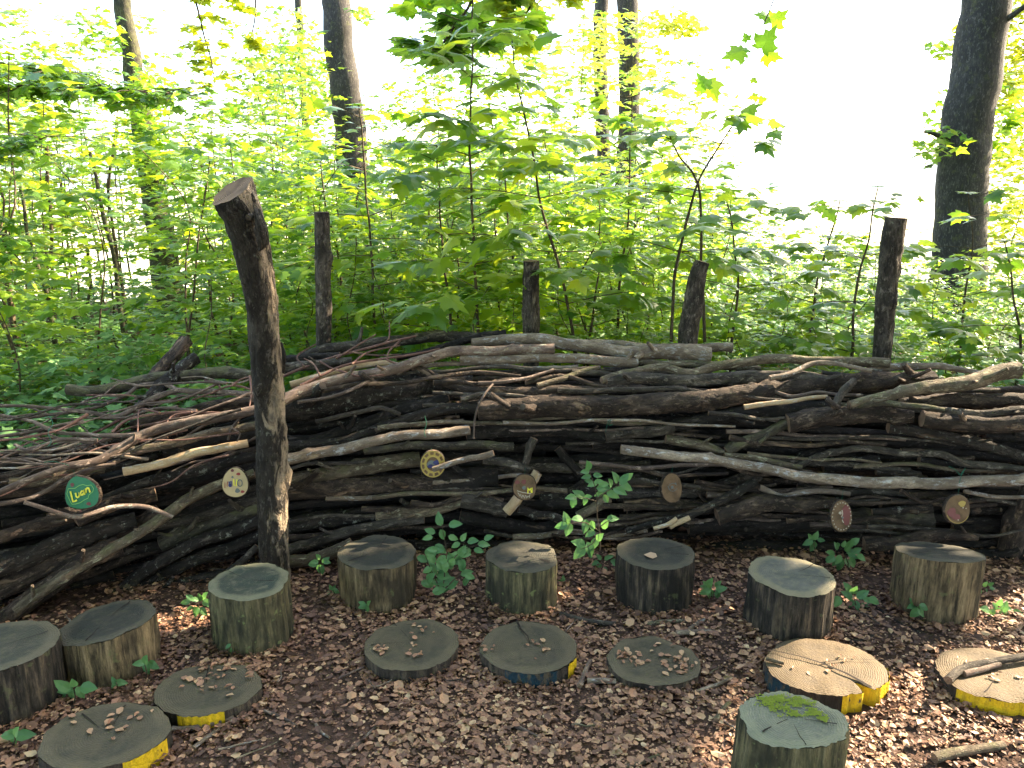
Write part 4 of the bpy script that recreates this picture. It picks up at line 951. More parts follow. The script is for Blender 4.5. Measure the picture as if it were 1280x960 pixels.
# ------------------------------------------------------------------ trees
def crown_leaves(centers, n, size, rng_, flat=.5, lo=0, hi=1):
    """layered clumps: every centre is (x, y, z, rx, ry, rz, weight)"""
    g = rng_; W = np.array([c[6] for c in centers], float); W /= W.sum()
    idx = g.choice(len(centers), n, p=W); C_ = np.array([c[:6] for c in centers])[idx]
    d = g.normal(0, 1, (n, 3)); d /= np.linalg.norm(d, axis=1)[:, None]; d *= (g.uniform(0, 1, n)**.45)[:, None]
    org = C_[:, :3]+d*C_[:, 3:6]
    a = g.uniform(0, 6.28, n)
    tip = np.stack([np.cos(a), np.sin(a), g.uniform(-.7, .1, n)], 1); nrm = np.stack([g.normal(0, flat, n), g.normal(0, flat, n), np.ones(n)], 1)
    return org, tip, nrm, g.uniform(size[0], size[1], n), g.uniform(lo, hi, n)
def tree(label, uvw, Y, mat='beech', limbs=(), leafspec=None, seed=0, top=9.0, leafmat='leaf', sides=20, tm=TML, group=None, cat='tree', name='beech_tree'):
    pts = [P(u, v, Y) for u, v, w_ in uvw]; rad = [mpp(p)*w_/2 for p, (u, v, w_) in zip(pts, uvw)]
    # uvw goes from the top of the frame down
    d = (pts[0]-pts[1]).normalized(); 
    if d.z < .2: d = Vector((0, 0, 1))
    L_ = max(.5, top-pts[0].z); d = Vector((d.x*.6, d.y*.6, d.z)).normalized(); sg = (pts[0]-pts[1]).length; nn = max(1, int(L_/max(sg, .6))); p0, r0_ = pts[0].copy(), rad[0]
    for k in range(1, nn+1): pts.insert(0, p0+d*(L_*k/nn)); rad.insert(0, r0_*(1-.55*k/nn))
    b = pts[-1]; bd = (pts[-1]-pts[-2]).normalized()
    g = zg(b.x, b.y)
    if b.z > g: pts.append(Vector((b.x+bd.x*.5*(b.z-g), b.y, g-.1))); rad.append(rad[-1]*1.2)
    root = empty(name, (pts[-1].x, pts[-1].y, g)); tag(root, label, cat, group)
    tube_obj('trunk', pts[::-1], rad[::-1], [M[mat]], root, sides=sides, step=.12, rough=.025, seed=seed, knots=0, wob=.01)
    g_ = np.random.default_rng(seed)
    if limbs:
        for lp in limbs:
            tube_obj('limb', lp, list(np.linspace(.05, .012, len(lp))), [M[mat]], root, sides=8, step=.1, rough=.04, seed=seed+3, wob=.01)
    if leafspec:
        cs, n_, sz = leafspec
        link('crown', leaves_mesh('crown', tm, *crown_leaves(cs, n_, sz, g_), M[leafmat]), root)
    return root, pts
def cl(u, v, Y, ru, rv, ry=.5, w_=1):         # clump from picture coordinates
    p = P(u, v, Y); m_ = mpp(p); return (p.x, p.y, p.z, ru*m_, ry, rv*m_, w_)
def high(x, y, z, r, n=6, seed=0):            # overhead crown clumps (out of frame)
    g = random.Random(seed); out = []
    for k in range(n): out.append((x+g.uniform(-r, r), y+g.uniform(-r, r), z+g.uniform(-1, 1.5), 1.1, 1.1, .35, 1.6))
    return out
def V3(t): return np.array(t, float)
tree('massive grey beech trunk at the right edge against the white sky', [(1234,-20,56),(1227,50,58),(1211,140,60),(1204,212,59),(1200,290,60),(1198,330,62)], 9.2, top=11, seed=71,
     limbs=[[V3(P(1228,40,9.2)), V3(P(1262,20,9.0)), V3(P(1330,-20,8.8))], [V3(P(1208,160,9.2)), V3(P(1180,170,9.1)), V3(P(1155,165,9))]],
     leafspec=([cl(1172,182,9,30,26,.5,.22), cl(1195,175,9.8,45,40,.6,.5), cl(1180,60,9.8,25,14,.4,.15), cl(1190,150,9.6,25,60,.4,.3), cl(1262,150,9.4,25,60,.4,.5)]+high(4.6, 9.5, 9.5, 2, 5, 1), 2600, (.08, .15)))
tree('slender sunlit beech behind the massive right trunk', [(1320,-20,26),(1316,150,26),(1310,320,28)], 11, seed=72, top=10,
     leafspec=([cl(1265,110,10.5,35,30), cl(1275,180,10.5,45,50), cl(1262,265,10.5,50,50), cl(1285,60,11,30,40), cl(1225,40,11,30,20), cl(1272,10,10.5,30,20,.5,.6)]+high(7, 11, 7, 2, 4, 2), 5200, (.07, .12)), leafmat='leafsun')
tree('thick dark beech trunk left of centre rising out of the saplings', [(420,-20,34),(424,60,37),(434,130,38),(442,220,40),(450,320,44)], 12, seed=73, top=12,
     leafspec=([cl(455,15,11.5,20,10,.5,.15)]+high(-2.5, 12, 10, 2, 4, 3), 1500, (.08, .14)))
tree('thicker trunk of the pair standing close together right of centre', [(783,-20,27),(786,60,26),(786,150,26),(780,260,26)], 15, seed=74, top=12,
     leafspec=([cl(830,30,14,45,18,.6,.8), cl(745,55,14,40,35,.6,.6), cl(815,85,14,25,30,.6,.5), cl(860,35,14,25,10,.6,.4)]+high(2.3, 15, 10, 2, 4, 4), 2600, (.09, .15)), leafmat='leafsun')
tree('thinner trunk of the pair standing close together right of centre', [(753,-20,18),(750,50,17),(752,130,17),(756,240,18)], 15.6, seed=75, top=11,
     leafspec=([cl(735,100,15,30,22,.6,.8)]+high(1.5, 15.5, 8, 2, 4, 5), 900, (.09, .15)))
tree('leaning half-lit trunk at the left behind green leaves', [(150,-20,20),(162,60,22),(178,160,28),(192,240,30),(205,320,34),(215,400,38)], 9.5, mat='ivy', seed=76, top=10,
     leafspec=([cl(130,40,9,25,30,.5,.3), cl(185,110,9,40,40,.5,.5), cl(205,200,9,55,50,.6,.9), cl(180,170,8.8,25,50,.3,.6)]+high(-5, 9, 9, 2, 4, 6), 3000, (.07, .12)))
tree('thin far trunk left of the thick dark beech', [(372,-20,9),(376,60,9),(385,200,10)], 16, seed=77, top=9, leafspec=([cl(365,70,15,45,60,.8,1), cl(330,110,15,40,60,.8,1), cl(400,110,15,30,40,.8,.5)], 1500, (.08, .14)))
HANG = 'overhanging leafy branch'
# branches hanging into the frame from trees above, held by a trunk off frame
def leafy_branch(label, uvs, Y, spread, n_, size, mat, seed, tm=TML, lo=0, hi=1):
    pts = [V3(P(u, v, Y+dy)) for u, v, dy in uvs]
    root = empty('overhanging_branch', tuple(pts[0])); tag(root, label, 'branch')
    tube_obj('bough', pts, list(np.linspace(.013, .004, len(pts))), [M['stem']], root, sides=6, step=.05, rough=.05, seed=seed, wob=.006)
    C_, _ = spline(pts, [1]*len(pts), .05); g = np.random.default_rng(seed)
    rg = random.Random(seed); subs = []; lv = []
    for k in range(max(3, n_//14)):
        i = rg.randrange(len(C_)//8, len(C_)); p = C_[i]; a = rg.uniform(0, 6.28)
        d = np.array([math.cos(a), math.sin(a)*.8, rg.uniform(-.35, .15)])*spread*rg.uniform(.4, 1.1)
        q = [p, p+d*.5+np.array([0, 0, .02]), p+d]; subs.append((q, [.004, .003, .0015], dict(sides=4, step=.1, rough=0)))
        for m_ in range(14):
            f = rg.uniform(.15, 1.0); pp = p+d*f; t = np.array([rg.uniform(-1, 1), rg.uniform(-1, 1), rg.uniform(-.6, .1)])+d
            lv.append((pp+np.array([rg.uniform(-.04, .04), rg.uniform(-.04, .04), rg.uniform(-.03, .03)]), t, np.array([rg.uniform(-.4, .4), rg.uniform(-.4, .4), 1]), rg.uniform(*size)))
    join_tubes('twigs', subs, M['stem'], root)
    org, tip, nrm, sz = lv_arrays(lv)
    link('foliage', leaves_mesh('foliage', tm, org, tip, nrm, sz, NR.uniform(lo, hi, len(org)), M[mat]), root)
leafy_branch('long dark leafy branch reaching in from the left edge near the top', [(-260,120,0),(-60,110,0),(60,108,0),(150,112,.1),(230,118,.2)], 6, .5, 1100, (.06,.10), 'leaf', 81, lo=0, hi=.6)
leafy_branch('second leafy branch at the left edge below the long one', [(-260,60,0),(-60,70,0),(30,85,0),(90,90,.1)], 6.3, .55, 900, (.06,.10), 'leaf', 82, lo=.1, hi=.8)
leafy_branch('dark branch with small leaves low at the left edge', [(-200,190,0),(-50,185,0),(20,182,0),(60,170,.1)], 5.2, .4, 520, (.05,.09), 'leaf', 83, lo=0, hi=.4)
leafy_branch('shaded drooping branch at the far left by the thin trunks', [(-200,250,0),(-40,270,0),(0,300,0),(25,325,0)], 5.0, .35, 300, (.05,.09), 'leaf', 84, lo=0, hi=.3)
leafy_branch('sunny spray of leaves hanging down at the top left', [(215,-160,0),(235,-40,0),(250,20,0),(262,70,0),(268,105,0)], 7.5, .22, 500, (.07,.11), 'leafsun', 85)
leafy_branch('small hanging spray left of the thick dark beech', [(330,-160,0),(322,-40,0),(318,20,0),(312,60,0)], 8, .15, 130, (.07,.11), 'leafsun', 86)
leafy_branch('sprig of small leaves along the top edge left of centre', [(180,-80,0),(220,-30,0),(270,-5,0),(300,0,0)], 7.5, .28, 220, (.07,.11), 'leafsun', 87)
def sky_sprig():
    pts = [V3(P(u, v, 4.9)) for u, v in [(1010,-160), (985,-60), (965,5), (945,50), (925,85), (900,115)]]
    root = empty('overhanging_branch', tuple(pts[0])); tag(root, 'few loose maple leaves hanging against the white sky', 'branch')
    tube_obj('bough', pts, [.006, .005, .004, .003, .002, .0012], [M['stem']], root, sides=5, step=.05, rough=.05, seed=88)
    rg2 = random.Random(88)
    for (u, v, sz, a) in [(962,46,30,60),(915,68,28,200),(932,45,12,120),(968,70,24,-10),(934,63,14,-20),(945,101,11,-30),(940,121,14,190),(955,124,12,10),(892,116,32,-70),(878,100,24,120),(975,20,26,40),(990,-20,30,10),(952,18,22,170)]:
        m_ = mpp(P(u, v, 4.9)); t = np.array([math.cos(math.radians(a)), rg2.uniform(-.6, .1), math.sin(math.radians(a))]); c = V3(P(u, v, 4.9+rg2.uniform(-.08, .08)))
        leaf_obj(root, 'maple', 'leafobj', c-t*sz*m_*.5, t, (rg2.uniform(-.4, .4), -.8, rg2.uniform(.2, .9)), sz*m_*1.1, rg2.randint(0, 2))
sky_sprig()
leafy_branch('dark leafy spray at the top centre above the tall sapling', [(600,-190,0),(595,-60,0),(590,0,0),(560,45,0),(545,62,0)], 4.8, .32, 230, (.11,.14), 'leaf', 89, tm=TM, lo=0, hi=.4)
leafy_branch('bright leafy spray at the top right of centre', [(680,-190,0),(672,-60,0),(665,0,0),(650,30,0)], 5.0, .34, 230, (.11,.14), 'leafsun', 90, tm=TM)

# thin trunks at the left
THIN = [('thin dark trunk standing at the far left edge', [(10,350,10),(17,400,10),(26,480,11)], 6.2),
 ('thin broken-topped stem leaning right at the left', [(25,232,5),(35,290,6),(58,370,8),(75,455,9)], 6.4),
 ('thin straight stem behind the broken-topped one', [(58,180,6),(62,260,6),(66,340,6),(70,440,7)], 7.4),
 ('slim stem leaning right before the pale field', [(112,190,5),(128,260,7),(143,330,8),(155,420,9)], 6.9),
 ('slim paler stem crossing the leaning one', [(142,180,5),(136,250,5),(150,340,6),(160,430,7)], 7.8),
 ('slim upright stem just left of the half-lit trunk', [(108,300,5),(112,360,5),(95,450,5)], 8.2),
 ('thin dark stem between the half-lit trunk and front post', [(256,320,4),(266,390,4),(284,460,4)], 6.2),
 ('bright sunlit stem right of the front post head', [(337,230,4),(340,300,4),(338,380,4)], 9),
 ('crooked sunlit sapling stem far at the left', [(20,380,4),(30,420,6),(45,460,6)], 9.5),
 ('dark thin stem rising before the leaning brown branch', [(138,410,4),(150,450,4),(156,480,4)], 5.6)]
for k, (lb, uvw, Y) in enumerate(THIN):
    pts = [P(u, v, Y) for u, v, w_ in uvw][::-1]; rad = [mpp(P(u, v, Y))*w_*.37 for u, v, w_ in uvw][::-1]
    b = pts[0]; pts.insert(0, Vector((b.x+(b.x-pts[1].x)*.3, b.y, zg(b.x, b.y)-.05))); rad.insert(0, rad[0])
    root = empty('slender_tree', tuple(pts[0])); tag(root, lb, 'tree')
    tube_obj('stem', pts, rad, [M['ivy' if k % 2 else 'stem']], root, sides=8, step=.08, rough=.05, seed=200+k, wob=.006)
    C_ = pts[-1]; br, lv = sapling_data([V3(p) for p in pts], .01, random.Random(k+40), first=.35, step=.28, blen=.5, leafsize=.085, leafstep=.1)
    join_tubes('twigs', [(p, r, dict(sides=4, step=.2, rough=0)) for p, r in br], M['stem'], root)
    org, tip, nrm, sz = lv_arrays(lv); link('foliage', leaves_mesh('foliage', TO, org, tip, nrm, sz, NR.uniform(0, 1, len(org)), M['leaf']), root)

# far edge-of-wood trees: sunlit small-leaved masses, each a tree
far_protos = []
for k in range(3):
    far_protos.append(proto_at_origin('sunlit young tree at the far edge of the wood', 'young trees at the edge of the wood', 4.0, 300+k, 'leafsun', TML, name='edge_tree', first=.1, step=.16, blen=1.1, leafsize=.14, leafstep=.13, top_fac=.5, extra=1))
nfar = 0
for (Y, us) in ((14.5, range(-80, 560, 45)), (17, range(-60, 1380, 60)), (20, range(230, 1400, 75))):
    for u in us:
        uu = u+rng.uniform(-18, 18); y = Y+rng.uniform(-.8, .8)
        if uu < 260 and rng.random() < .6: continue
        x = (uu-640)/F*y; vt_ = np.interp(uu, [0, 150, 300, 500, 700, 900, 960, 1100, 1200, 1300], [250, 210, 200, 175, 180, 235, 262, 275, 285, 270])+rng.uniform(-5, 45)
        z0 = zg(x, y); hgt = P(uu, vt_, y).z-z0
        if hgt < 1: continue
        sc = hgt/4.1
        pr = far_protos[nfar % 3]
        if nfar < 3: pr.location = (x, y, z0); pr.rotation_euler = (0, 0, rng.uniform(0, 6)); pr.scale = (sc,)*3
        else: copy_tree(pr, (x, y, z0), rng.uniform(0, 6.28), sc)
        nfar += 1
print('far', nfar)

# unseen trees added off the frame for their shade (the wood goes on there)
def shade_tree(label, x, y, z, r, n_, seed, holes=()):
    root = empty('beech_tree', (x, y, 0)); tag(root, label, 'tree')
    tube_obj('trunk', [V3((x, y, -.1)), V3((x+.1, y, 3)), V3((x-.1, y+.1, 8))], [.2, .17, .08], [M['beech']], root, sides=14, step=.2, rough=.03, seed=seed)
    g = np.random.default_rng(seed); cs = []
    for k in range(34):
        cs.append((x+g.uniform(-r, r)*.8, y+g.uniform(-r, r)*1.1, z+g.uniform(-1.9, 2.1), .9, 1.0, .35, 1))
    org, tip, nrm, sz, ti = crown_leaves(cs, n_, (.13, .2), g)
    keep = np.ones(len(org), bool); S = np.array(SUND)
    for (hx, hy, hz, hr) in holes:             # leaves cut away along the sun's path to place the lit patches
        c = np.array([hx, hy, hz]); rel = org-c; t = rel@S; dist = np.linalg.norm(rel-t[:, None]*S, axis=1)
        keep &= ~(dist < hr*(1+.25*np.sin(org[:, 1]*9+org[:, 2]*7)))
    link('crown', leaves_mesh('crown', TML, org[keep], tip[keep], nrm[keep], sz[keep], ti[keep], M['leaf']), root)
HOLES = [(x, y, z, r+.12) for x, y, z, r in [(.80, 2.05, 0, .17), (1.10, 2.10, 0, .20), (1.42, 2.10, 0, .22), (1.72, 2.2, 0, .2), (1.5, 2.34, .05, .10), (1.0, 2.40, .05, .08), (.95, 1.8, 0, .2), (1.4, 1.8, 0, .2), (1.68, 2.80, .06, .07), (1.66, 2.76, .18, .03), (1.82, 2.70, 0, .06), (2.0, 2.8, 0, .06), (1.0, 3.4, .75, .16), (2.0, 3.3, .7, .16), (-.1, 3.4, .85, .12), (-1.1, 3.1, .8, .1), (1.5, 3.3, .55, .06), (-1.05, 2.95, 1.2, .06), (.3, 3.5, .85, .06)]]
shade_tree('unseen beech added outside the frame to the right for its shade', 7.2, 4.5, 4.5, 2.3, 28000, 91, HOLES)
shade_tree('second unseen beech added farther right for its shade', 9.0, 5.8, 5.8, 2.4, 16000, 92, HOLES)
shade_tree('unseen beech added to the right of the viewer to shade the ground', 5.6, 3.0, 3.5, 2.2, 30000, 93, HOLES)
for k, (x, y, z, r, lb) in enumerate([(-4.5, -2.5, 4.2, 2.8, 'unseen beech added behind the viewer to the left to cut fill light'), (.5, -4.0, 4.4, 3.0, 'unseen beech added straight behind the viewer to cut fill light'), (5.0, -2.5, 4.4, 2.8, 'unseen beech added behind the viewer to the right to cut fill light'), (-6.0, 2.0, 5.2, 2.2, 'unseen beech added outside the frame to the left for its shade'), (1.0, -1.2, 6.4, 2.4, 'unseen tall beech crown added over the clearing to cut fill light')]):  # crowns added out of view to cut the front fill light
    shade_tree(lb, x, y if k != 4 else y-.5, z, r, 15000, 95+k, HOLES)

# ------------------------------------------------------------------ small plants between the stumps
def ground_leaf_mesh(): pass
def plant(label, ub, vb, leaves, Y=None, stems=(), size=1.0, up=.25):
    """leaves: (u, v, length px, angle deg on the picture)"""
    b = PZ(ub, vb, 0) if Y is None else P(ub, vb, Y)
    Y = b.y
    root = empty('seedling', (b.x, b.y, b.z)); tag(root, label, 'plant')
    tubes = []
    for st in stems:
        pts = [V3(P(u, v, Y-.01*i)) for i, (u, v) in enumerate(st)]
        if len(pts) < 3: pts.insert(1, (pts[0]+pts[1])/2)
        tubes.append((pts, list(np.linspace(.0028, .001, len(pts))), dict(sides=5, step=.03, rough=0)))
    if tubes: join_tubes('stem', tubes, M['stem'], root)
    rg = random.Random(int(ub*7+vb))
    for (u, v, ln, ang) in leaves:
        m_ = mpp(b); a = math.radians(ang); s_ = ln*m_*size
        tip = np.array([math.cos(a), rg.uniform(-.55, .15), math.sin(a)]); tip /= np.linalg.norm(tip)
        c = V3(P(u, v, Y+rg.uniform(-.03, .03)))
        nrm = np.array([rg.uniform(-.3, .3), -.75, .75+rg.uniform(-.25, .2)])
        leaf_obj(root, 'ovate', 'leafplant', c-tip*s_*.5, tip, nrm, s_*1.12, rg.randint(0, 2))
    return root
Z8 = lambda x, y: (690+x/6, 560+y/6)
A8 = [(272,140,15,100),(250,178,10,175),(262,215,10,180),(340,203,10,0),(280,250,9,160),(305,273,11,190),(345,250,9,20),(385,270,11,10),(385,302,16,0),(440,265,13,110),(484,228,14,105),(538,236,14,60),(573,217,11,50),(550,285,15,-20),(505,318,15,-10),(452,345,14,-15),(358,343,10,190),(403,378,11,-60),(210,348,14,140),(150,368,13,170),(160,408,13,250),(265,368,10,20),(250,395,9,240),(110,540,15,100),(72,583,14,190),(124,605,15,250),(195,530,14,170),(252,583,15,-100),(303,580,12,-80),(395,575,13,70),(450,527,13,10),(212,715,16,150),(210,780,18,220),(283,757,17,-70),(322,712,14,240),(352,672,12,60),(290,640,12,200)]
plant('tall seedling with paired oval leaves standing before the dark centre of the wall', 750, 690,
      [(*Z8(x, y), l*1.1, a) for x, y, l, a in A8], Y=2.98,
      stems=[[Z8(360,640),Z8(340,520),Z8(335,400),Z8(322,290),Z8(285,190)],[Z8(335,380),Z8(420,320),Z8(560,260)],[Z8(335,400),Z8(250,375),Z8(165,375)],[Z8(352,620),Z8(250,560),Z8(120,570)],[Z8(355,630),Z8(300,720),Z8(215,760)],[Z8(350,600),Z8(400,560),Z8(450,530)],[(750,688),Z8(362,700),Z8(356,600)]])
rg = random.Random(3)
Bl = [(549,650,16,105),(568,655,16,15),(538,664,13,160),(553,668,14,-70),(535,672,12,185),(566,672,12,-20),(579,672,11,60),(590,676,14,20),(604,680,14,0),(610,672,12,30),(570,681,11,200),(585,688,11,-40),(598,688,12,-10)]
for k in range(46):
    a = rg.uniform(0, 6.28); q = math.sqrt(rg.random()); Bl.append((556+34*q*math.cos(a), 713+30*q*math.sin(a), rg.uniform(11, 17), rg.uniform(0, 360)))
plant('bushy bright green seedling growing beside the smooth tan stump', 552, 752, Bl, stems=[[(552,752),(556,715),(558,690),(552,655)],[(556,715),(575,690),(600,680)],[(552,740),(540,715),(530,690)],[(552,740),(572,720),(585,705)]])
def puff(label, ub, vb, uc, vc, ru, rv, n_, sz, seed):
    r_ = random.Random(seed); lv = []
    for k in range(n_):
        a = 6.28*k/n_+r_.uniform(-.4, .4); q = r_.uniform(.35, 1)
        lv.append((uc+ru*q*math.cos(a), vc-rv*q*math.sin(a), sz*r_.uniform(.8, 1.25), math.degrees(a)+r_.uniform(-25, 25)))
    plant(label, ub, vb, lv, stems=[[(ub, vb), ((ub+uc)/2+2, (vb+vc)/2), (uc, vc)]])
puff('dim green seedling hanging below the red painted disc', 1060, 716, 1056, 692, 24, 18, 20, 11, 1)
puff('small seedling left of the red painted disc\'s plant', 1018, 712, 1017, 678, 10, 9, 6, 11, 2)
puff('pale seedling in front of the log foot between the two right stumps', 1068, 765, 1068, 748, 25, 15, 14, 13, 3)
puff('small seedling in front of the sunlit-strip stump', 1150, 778, 1148, 758, 16, 9, 6, 14, 4)
puff('seedling right of the dark stump with the buff leaf', 888, 750, 888, 737, 15, 9, 9, 12, 5)
puff('seedling on a thin upright stem right of the front post', 398, 740, 399, 704, 10, 9, 7, 10, 6)
puff('tiny sprig low beside the smooth tan stump', 416, 745, 416, 738, 7, 5, 5, 9, 7)
puff('seedling between the second stump and the ribbed stump', 248, 775, 248, 754, 20, 13, 14, 11, 8)
puff('light green seedling beside the broad left stump', 92, 880, 93, 862, 26, 10, 8, 18, 9)
puff('seedling before the warm tan side of the second stump', 182, 850, 181, 831, 14, 6, 5, 15, 10)
puff('pair of leaves between the broad stump and disc', 146, 862, 145, 853, 7, 3, 3, 11, 11)
puff('two little leaves in front of the ribbed stump', 288, 822, 290, 806, 8, 8, 5, 9, 12)
puff('bright seedling at the lower left edge of the frame', 16, 932, 18, 918, 14, 5, 4, 19, 13)
puff('small sprig at the base of the smooth tan stump', 456, 768, 458, 757, 9, 5, 5, 9, 14)
puff('seedling at the right edge beyond the rightmost stump', 1252, 775, 1252, 762, 22, 8, 9, 12, 15)
puff('small sprig right of the rightmost stump', 1228, 745, 1230, 735, 16, 8, 7, 8, 16)
puff('dim sprig behind the stump with the buff leaf', 750, 716, 752, 702, 18, 10, 10, 8, 17)
puff('tiny sprig left of the narrow fluted stump', 700, 735, 704, 728, 6, 6, 4, 8, 18)

# ------------------------------------------------------------------ leaf litter
def in_stump(x, y):
    for (cx, cy, r) in ST:
        if (x-cx)**2+(y-cy)**2 < (r*.97)**2: return True
    return False
def litter(n, seed, size, xr, yr, name, label, lift, tint_pow, zf_=None, tlo=0, thi=1):
    g = np.random.default_rng(seed); out = []
    while len(out) < n:
        y = g.uniform(*yr); x = g.uniform(-1, 1)*(.72*y+.35)
        if in_stump(x, y): continue
        out.append((x, y, zg(x, y)+g.uniform(0, lift)))
    org = np.array(out); m_ = len(org); a = g.uniform(0, 6.28, m_)
    tip = np.stack([np.cos(a), np.sin(a), g.normal(0, .16, m_)], 1); nrm = np.stack([g.normal(0, .32, m_), g.normal(0, .32, m_), np.ones(m_)], 1)
    flip = g.random(m_) < .4; nrm[flip, 2] *= -1
    patch = np.array([mnoise.noise(Vector((a*2.3, b*2.3, 9)))+.6*mnoise.noise(Vector((a*7, b*7, 2))) for a, b, _ in out])
    tt = g.uniform(0, 1, m_)**(tint_pow*np.exp(-patch*1.1))*np.clip(1.12-.22*np.clip(org[:, 1]-2.2, 0, 1), .6, 1)  # leaf tint also lowered towards the wall, painting its deep shade
    keep = g.uniform(0, 1, m_) < np.clip(.95+patch*.9, .35, 1)
    org, tip, nrm, tt = org[keep], tip[keep], nrm[keep], np.clip(tt[keep], 0, 1); m_ = len(org)
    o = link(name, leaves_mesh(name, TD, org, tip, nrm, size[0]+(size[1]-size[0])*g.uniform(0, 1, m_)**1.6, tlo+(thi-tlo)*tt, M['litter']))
    tag(o, label, 'leaf litter', kind='stuff')
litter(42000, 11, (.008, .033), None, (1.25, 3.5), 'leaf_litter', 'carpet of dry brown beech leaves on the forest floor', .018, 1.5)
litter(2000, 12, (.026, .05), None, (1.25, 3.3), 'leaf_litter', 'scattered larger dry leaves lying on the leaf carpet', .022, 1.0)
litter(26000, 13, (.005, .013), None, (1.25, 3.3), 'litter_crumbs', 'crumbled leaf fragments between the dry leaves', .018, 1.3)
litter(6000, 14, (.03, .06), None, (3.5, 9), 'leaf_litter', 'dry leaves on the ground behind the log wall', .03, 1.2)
def drift(name, label, seed):
    g = np.random.default_rng(seed); out = []
    for (cx, cy, r) in ST:
        n = int(700*r/.15)
        a = g.uniform(0, 6.2832, n); d = r*(1.0+np.abs(g.normal(0, .13, n))); h = .034*np.exp(-(d/r-1)*9)*(.6+.6*np.sin(2*a+cx*9))
        for a_, d_, h_ in zip(a, d, h):
            x, y = cx+d_*math.cos(a_), cy+d_*math.sin(a_)
            if not in_stump(x, y): out.append((x, y, zg(x, y)+g.uniform(0, 1)*max(.004, h_)))
    org = np.array(out); m_ = len(org); a = g.uniform(0, 6.28, m_)
    tip = np.stack([np.cos(a), np.sin(a), g.normal(0, .35, m_)], 1); nrm = np.stack([g.normal(0, .5, m_), g.normal(0, .5, m_), np.ones(m_)], 1)
    o = link(name, leaves_mesh(name, TD, org, tip, nrm, .008+.024*g.uniform(0, 1, m_)**1.4, g.uniform(0, .8, m_)**1.6, M['litter'])); tag(o, label, 'leaf litter', kind='stuff')
drift('leaf_drift', 'dry leaves drifted against the feet of the stumps and discs', 21)
# dry leaves on top of discs, each a thing
dry = mesh_np('dry_leaf', TD[0]*np.array([1, 1, 1.2]), [TD[1]], M['litterobj'], smooth=False)
DRYV = [mesh_np('dry_leaf', TD[0]*np.array([a, 1, b]), [TD[1]], M['litter'], smooth=False, attrs={'tint': np.full(len(TD[0]), t)}) for a, b, t in [(1, 1.2, .8), (.7, 2, .65), (1.1, .6, .5), (.6, 1.5, .4), (.9, 1, .92)]]
def drops(root, h, r, spots, place, size=(.016, .032)):
    for (x, y) in spots:
        o = bpy.data.objects.new('dry_leaf', rg.choice(DRYV)); COL.objects.link(o); s_ = rg.uniform(*size)
        o.location = (root.location.x+x*r, root.location.y+y*r, h+.005); o.rotation_euler = (rg.uniform(-.2, .2), rg.uniform(-.2, .2), rg.uniform(0, 6.28)); o.scale = (s_,)*3
        tag(o, 'small dry tan leaf lying on '+place, 'leaf', 'dry leaves lying on '+place)
def rs(n_, x0, x1, y0, y1): return [(rg.uniform(x0, x1), rg.uniform(y0, y1)) for _ in range(n_)]
drops(d1[0], d1[2], d1[3], rs(5, -.3, .3, -.3, .1)+rs(6, -.2, .6, .3, .7)+rs(4, -.7, 0, .1, .5), 'the lower left disc', (.018, .036))
drops(d2[0], d2[2], d2[3], rs(44, -.5, .75, .15, .85)+rs(10, -.7, .2, -.1, .3)+rs(3, 0, .5, -.3, .1), 'the leaf-covered left disc')
drops(d3[0], d3[2], d3[3], rs(14, -.9, -.4, -.35, -.2)+rs(9, 0, .25, -.5, .1)+rs(7, -.1, .5, .3, .7), 'the disc before the seedling', (.012, .026))
drops(d4[0], d4[2], d4[3], rs(5, -.95, -.7, -.2, 0)+rs(3, .35, .5, -.25, -.1)+rs(4, -.05, .45, -.1, .15)+[(.15, -.55)], 'the cracked middle disc', (.014, .028))
drops(d5[0], d5[2], d5[3], rs(26, -.85, .2, -.3, .35)+rs(28, .1, .95, -.6, .6), 'the sunken disc', (.014, .032))
drops(d6[0], d6[2], d6[3], rs(8, .0, .6, -.1, .3)+rs(3, -.6, 0, -.4, 0), 'the yellow split disc', (.012, .024))
drops(d7[0], d7[2], d7[3], rs(12, -.6, .3, -.2, .4), 'the yellow disc carrying a stick', (.012, .026))
lf = bpy.data.objects.new('dry_leaf', dry); COL.objects.link(lf)
lf.location = (s6[4]-.005, s6[5]-.055, s6[2]+.006); lf.scale = (.075, .052, .03); lf.rotation_euler = (0, 0, 1.2); tag(lf, 'single round buff leaf lying on top of a dark stump', 'leaf')
# ------------------------------------------------------------------ sticks lying on the ground
def gstick(label, uv, w_, mat, kids=(), lift=.012, kind='stick'):
    pts = [PZ(u, v, lift) for u, v in uv]; rad = [mpp(p)*w_/2*(1-.3*i/len(pts)) for i, p in enumerate(pts)]
    SID[0] += 1
    o = tube_obj(kind, pts, rad, [M[mat], M['end']], sides=8, step=.015, rough=.1, seed=SID[0], wob=.002); tag(o, label, kind)
gstick('dark stick lying behind the cracked middle disc', [(700,768),(735,776),(770,780)], 8, 'grey')
gstick('buff stick lying in front of the stump with the buff leaf', [(806,781),(830,778),(862,776)], 7, 'tan')
gstick('bleached stick right of the stump with the buff leaf', [(856,793),(866,784),(880,774)], 7, 'pale')
gstick('short bleached stick end next to the dark stump', [(845,791),(870,790),(893,788)], 7, 'pale', lift=.02)
gstick('thin slanting stick between the middle and sunken discs', [(724,858),(731,843),(738,826)], 7, 'pink')
gstick('short stubby pale stick in front of the sunken disc', [(734,851),(750,851),(770,852)], 8, 'pale')
gstick('thin curved stick in the leaves at the centre bottom', [(640,905),(660,915),(690,930),(715,932)], 6, 'pink')
gstick('thin pale stick in the leaves at the lower left', [(430,942),(450,928),(470,908)], 5, 'pink')
